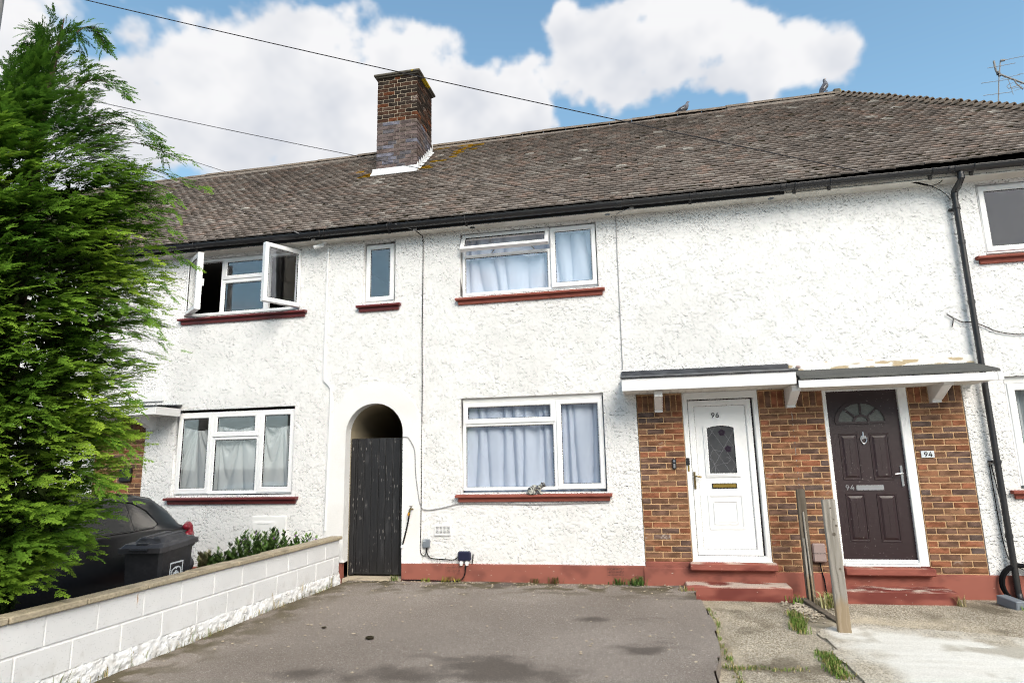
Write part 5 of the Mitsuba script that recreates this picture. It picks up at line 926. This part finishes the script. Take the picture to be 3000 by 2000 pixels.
cable([(3.525, -.03, 1.43), (3.57, -.03, .9), (3.56, -.035, .6), (3.57, -.03, .42), (3.62, -.03, .32), (3.8, -.03, .22), (4.2, -.03, .16)], .005, 'cable_black', 'second thin black cable crossing behind the lower downpipe')
h = [(3.62 + (.205 + .009 * math.sin(.7 * a)) * math.cos(a), -.075 - .012 * (a / 6.28), .085 + (.205 + .009 * math.sin(.7 * a)) * math.sin(a)) for a in np.linspace(0, 6.28 * 3.1, 220)]
solo('hose_coil', tube(h, .017, 8), 'cable_black', 'black hose coiled against the red plinth behind the downpipe', 'hose', smooth=True)
solo('kerb_block', xf(bx(-.13, .13, -.06, .06, 0, .10, .008), trimesh.transformations.concatenate_matrices(trimesh.transformations.translation_matrix((3.335, -.40, -.105)), rot([0, 0, 1], -72), rot([0, 1, 0], 6))), 'grey_plastic', 'dark grey block lying on the concrete by the downpipe foot', 'block')
# ---- overhead wires and their pole
pl = thing('utility_pole', 'grey pole just showing at the left edge behind the conifer', 'pole'); PX, PY = -9.20, -2.5
add('shaft', tube([(PX, PY, -.3), (PX, PY, 4), (PX, PY, 9.1)], [.15, .135, .115], 16), 'grey_steel', pl, 40); add('bracket', cat([bx(PX - .05, PX + .19, PY - .04, PY + .04, 8.24, 8.29, .005), bx(PX - .05, PX + .19, PY - .04, PY + .04, 6.78, 6.83, .005)]), 'grey_steel', pl)
for B, z, s, r, lab in (((3.30, -.14, 4.965), 8.45, .06, .0065, 'thick overhead wire crossing in front of the chimney to the right end of the eaves'), ((-.51, -.25, 5.03), 6.92, .06, .0045, 'thin overhead wire crossing the lower chimney to the middle of the eaves'), ((-3.70, -.25, 5.01), 6.72, .05, .0035, 'thin overhead wire ending at the eaves above the black wall cable'), ((-5.36, -.25, 5.02), 6.62, .05, .0035, 'thin overhead wire ending at the eaves near the security camera')):
    k = solo('overhead_wire', tube(sag((PX + .14, PY, z), B, s, 40), r, 6), 'wire_grey', lab, 'wire', 'overhead wires from the pole', True); e = np.array(B); dd = (np.array([PX + .14, PY, z]) - e); dd /= np.linalg.norm(dd); add('end_clamp', tube([e + dd * .05, e + dd * .30], r * 1.8, 6), 'cable_grey' if s < .06 else 'cable_black', k)
for x in (-3.70, -5.36, -.51): add('wire_hook', cat([bx(x - .03, x + .03, -.262, -.236, 5.0, 5.04, .004), tube([(x, -.25, 5.02), (x, -.29, 5.0), (x, -.28, 4.975)], .006, 6)]), 'grey_steel', H96 if x > -5.28 else H98)
# ---- television aerial on the house behind
an = thing('television_aerial', 'old television aerial on a bent mast above the hip at the right', 'aerial'); ya = 7.0
add('mast', tube(spline([(8.155, ya, 10.77), (8.165, ya, 10.52), (8.205, ya, 10.44), (8.30, ya, 10.36), (8.70, ya, 10.09), (9.4, ya, 9.62), (9.9, ya, 9.3), (10.0, ya, 8.9), (10.0, ya, 8.2)], 5), .022, 10), 'grey_steel', an, True)
add('boom', tube([(8.27, ya - .04, 10.72), (8.16, ya - .04, 10.2), (8.05, ya - .04, 9.5)], .012, 6), 'grey_steel', an)
for a, b in (((8.27, 10.715), (8.95, 10.78)), ((7.97, 10.57), (8.56, 10.61)), ((7.78, 10.20), (8.43, 10.215)), ((7.78, 9.88), (8.38, 9.885))): add('element', tube([(a[0], ya - .06, a[1]), (b[0], ya - .06, b[1])], .007, 5), 'grey_steel', an)
add('junction', bx(8.26, 8.36, ya - .08, ya - .03, 10.70, 10.745, .008), 'grey_steel', an); add('clamp', cat([bx(8.17, 8.22, ya - .06, ya + .03, 10.40, 10.47, .006), bx(8.17, 8.23, ya - .07, ya - .02, 10.33, 10.37, .006)]), 'black_plastic', an)
add('second_boom', tube([(8.47, ya - .05, 10.22), (8.50, ya - .05, 10.10), (8.62, ya - .05, 9.92)], .014, 6), 'grey_steel', an); add('loop', cat([tube(spline([(8.33, ya - .06, 9.99), (8.30, ya - .06, 10.03), (8.33, ya - .06, 10.08), (8.44, ya - .06, 10.12)], 5), .006, 5), tube([(8.32, ya - .06, 9.98), (8.52, ya - .06, 10.03), (8.70, ya - .06, 10.10)], .010, 5)]), 'grey_steel', an)
for a, b in (((8.20, 10.245), (8.60, 10.29)), ((8.55, 10.30), (8.95, 10.34)), ((8.36, 9.955), (8.60, 9.98)), ((8.43, 9.90), (8.90, 10.02)), ((8.34, 10.22), (8.385, 9.80))): add('element', tube([(a[0], ya - .08, a[1]), (b[0], ya - .08, b[1])], .006, 5), 'grey_steel', an)
# ---- neighbours that are only seen as reflections or stand out of frame
bk = thing('brick_house', 'plain brick house behind, out of frame at the right, that carries the aerial', 'house'); add('wall', bx(9.6, 16, 6.6, 13, -.3, 6.2), 'far_wall', bk); add('roof', prism([(6.3, 6.1), (9.8, 9.1), (13.3, 6.1)], 9.4, 16.2), 'far_roof', bk)
fh = thing('facing_house', 'long terrace across the street, seen only as reflections in the window panes', 'house'); add('wall', bx(-24, 24, -36, -30, -.3, 5.2), 'far_wall', fh); add('roof', prism([(-29.6, 5.1), (-33, 8.0), (-36.4, 5.1)], -24.4, 24.4), 'far_roof', fh)
for i in range(12):
    for z in (1.0, 3.4): x = -22.5 + i * 3.9; w_ = add('window', frame(x, x + 1.9, z, z + 1.3, .09, 0, .1), 'white_plastic', fh, at=(0, -29.98, 0)); scene[w_]; add('pane', bx(x + .08, x + 1.82, -29.99, -29.96, z + .08, z + 1.22), 'far_glass', w_)
for i in range(6): add('door', bx(-20.2 + i * 7.8, -19.2 + i * 7.8, -29.99, -29.95, -.1, 2.0), 'dark_door', fh)
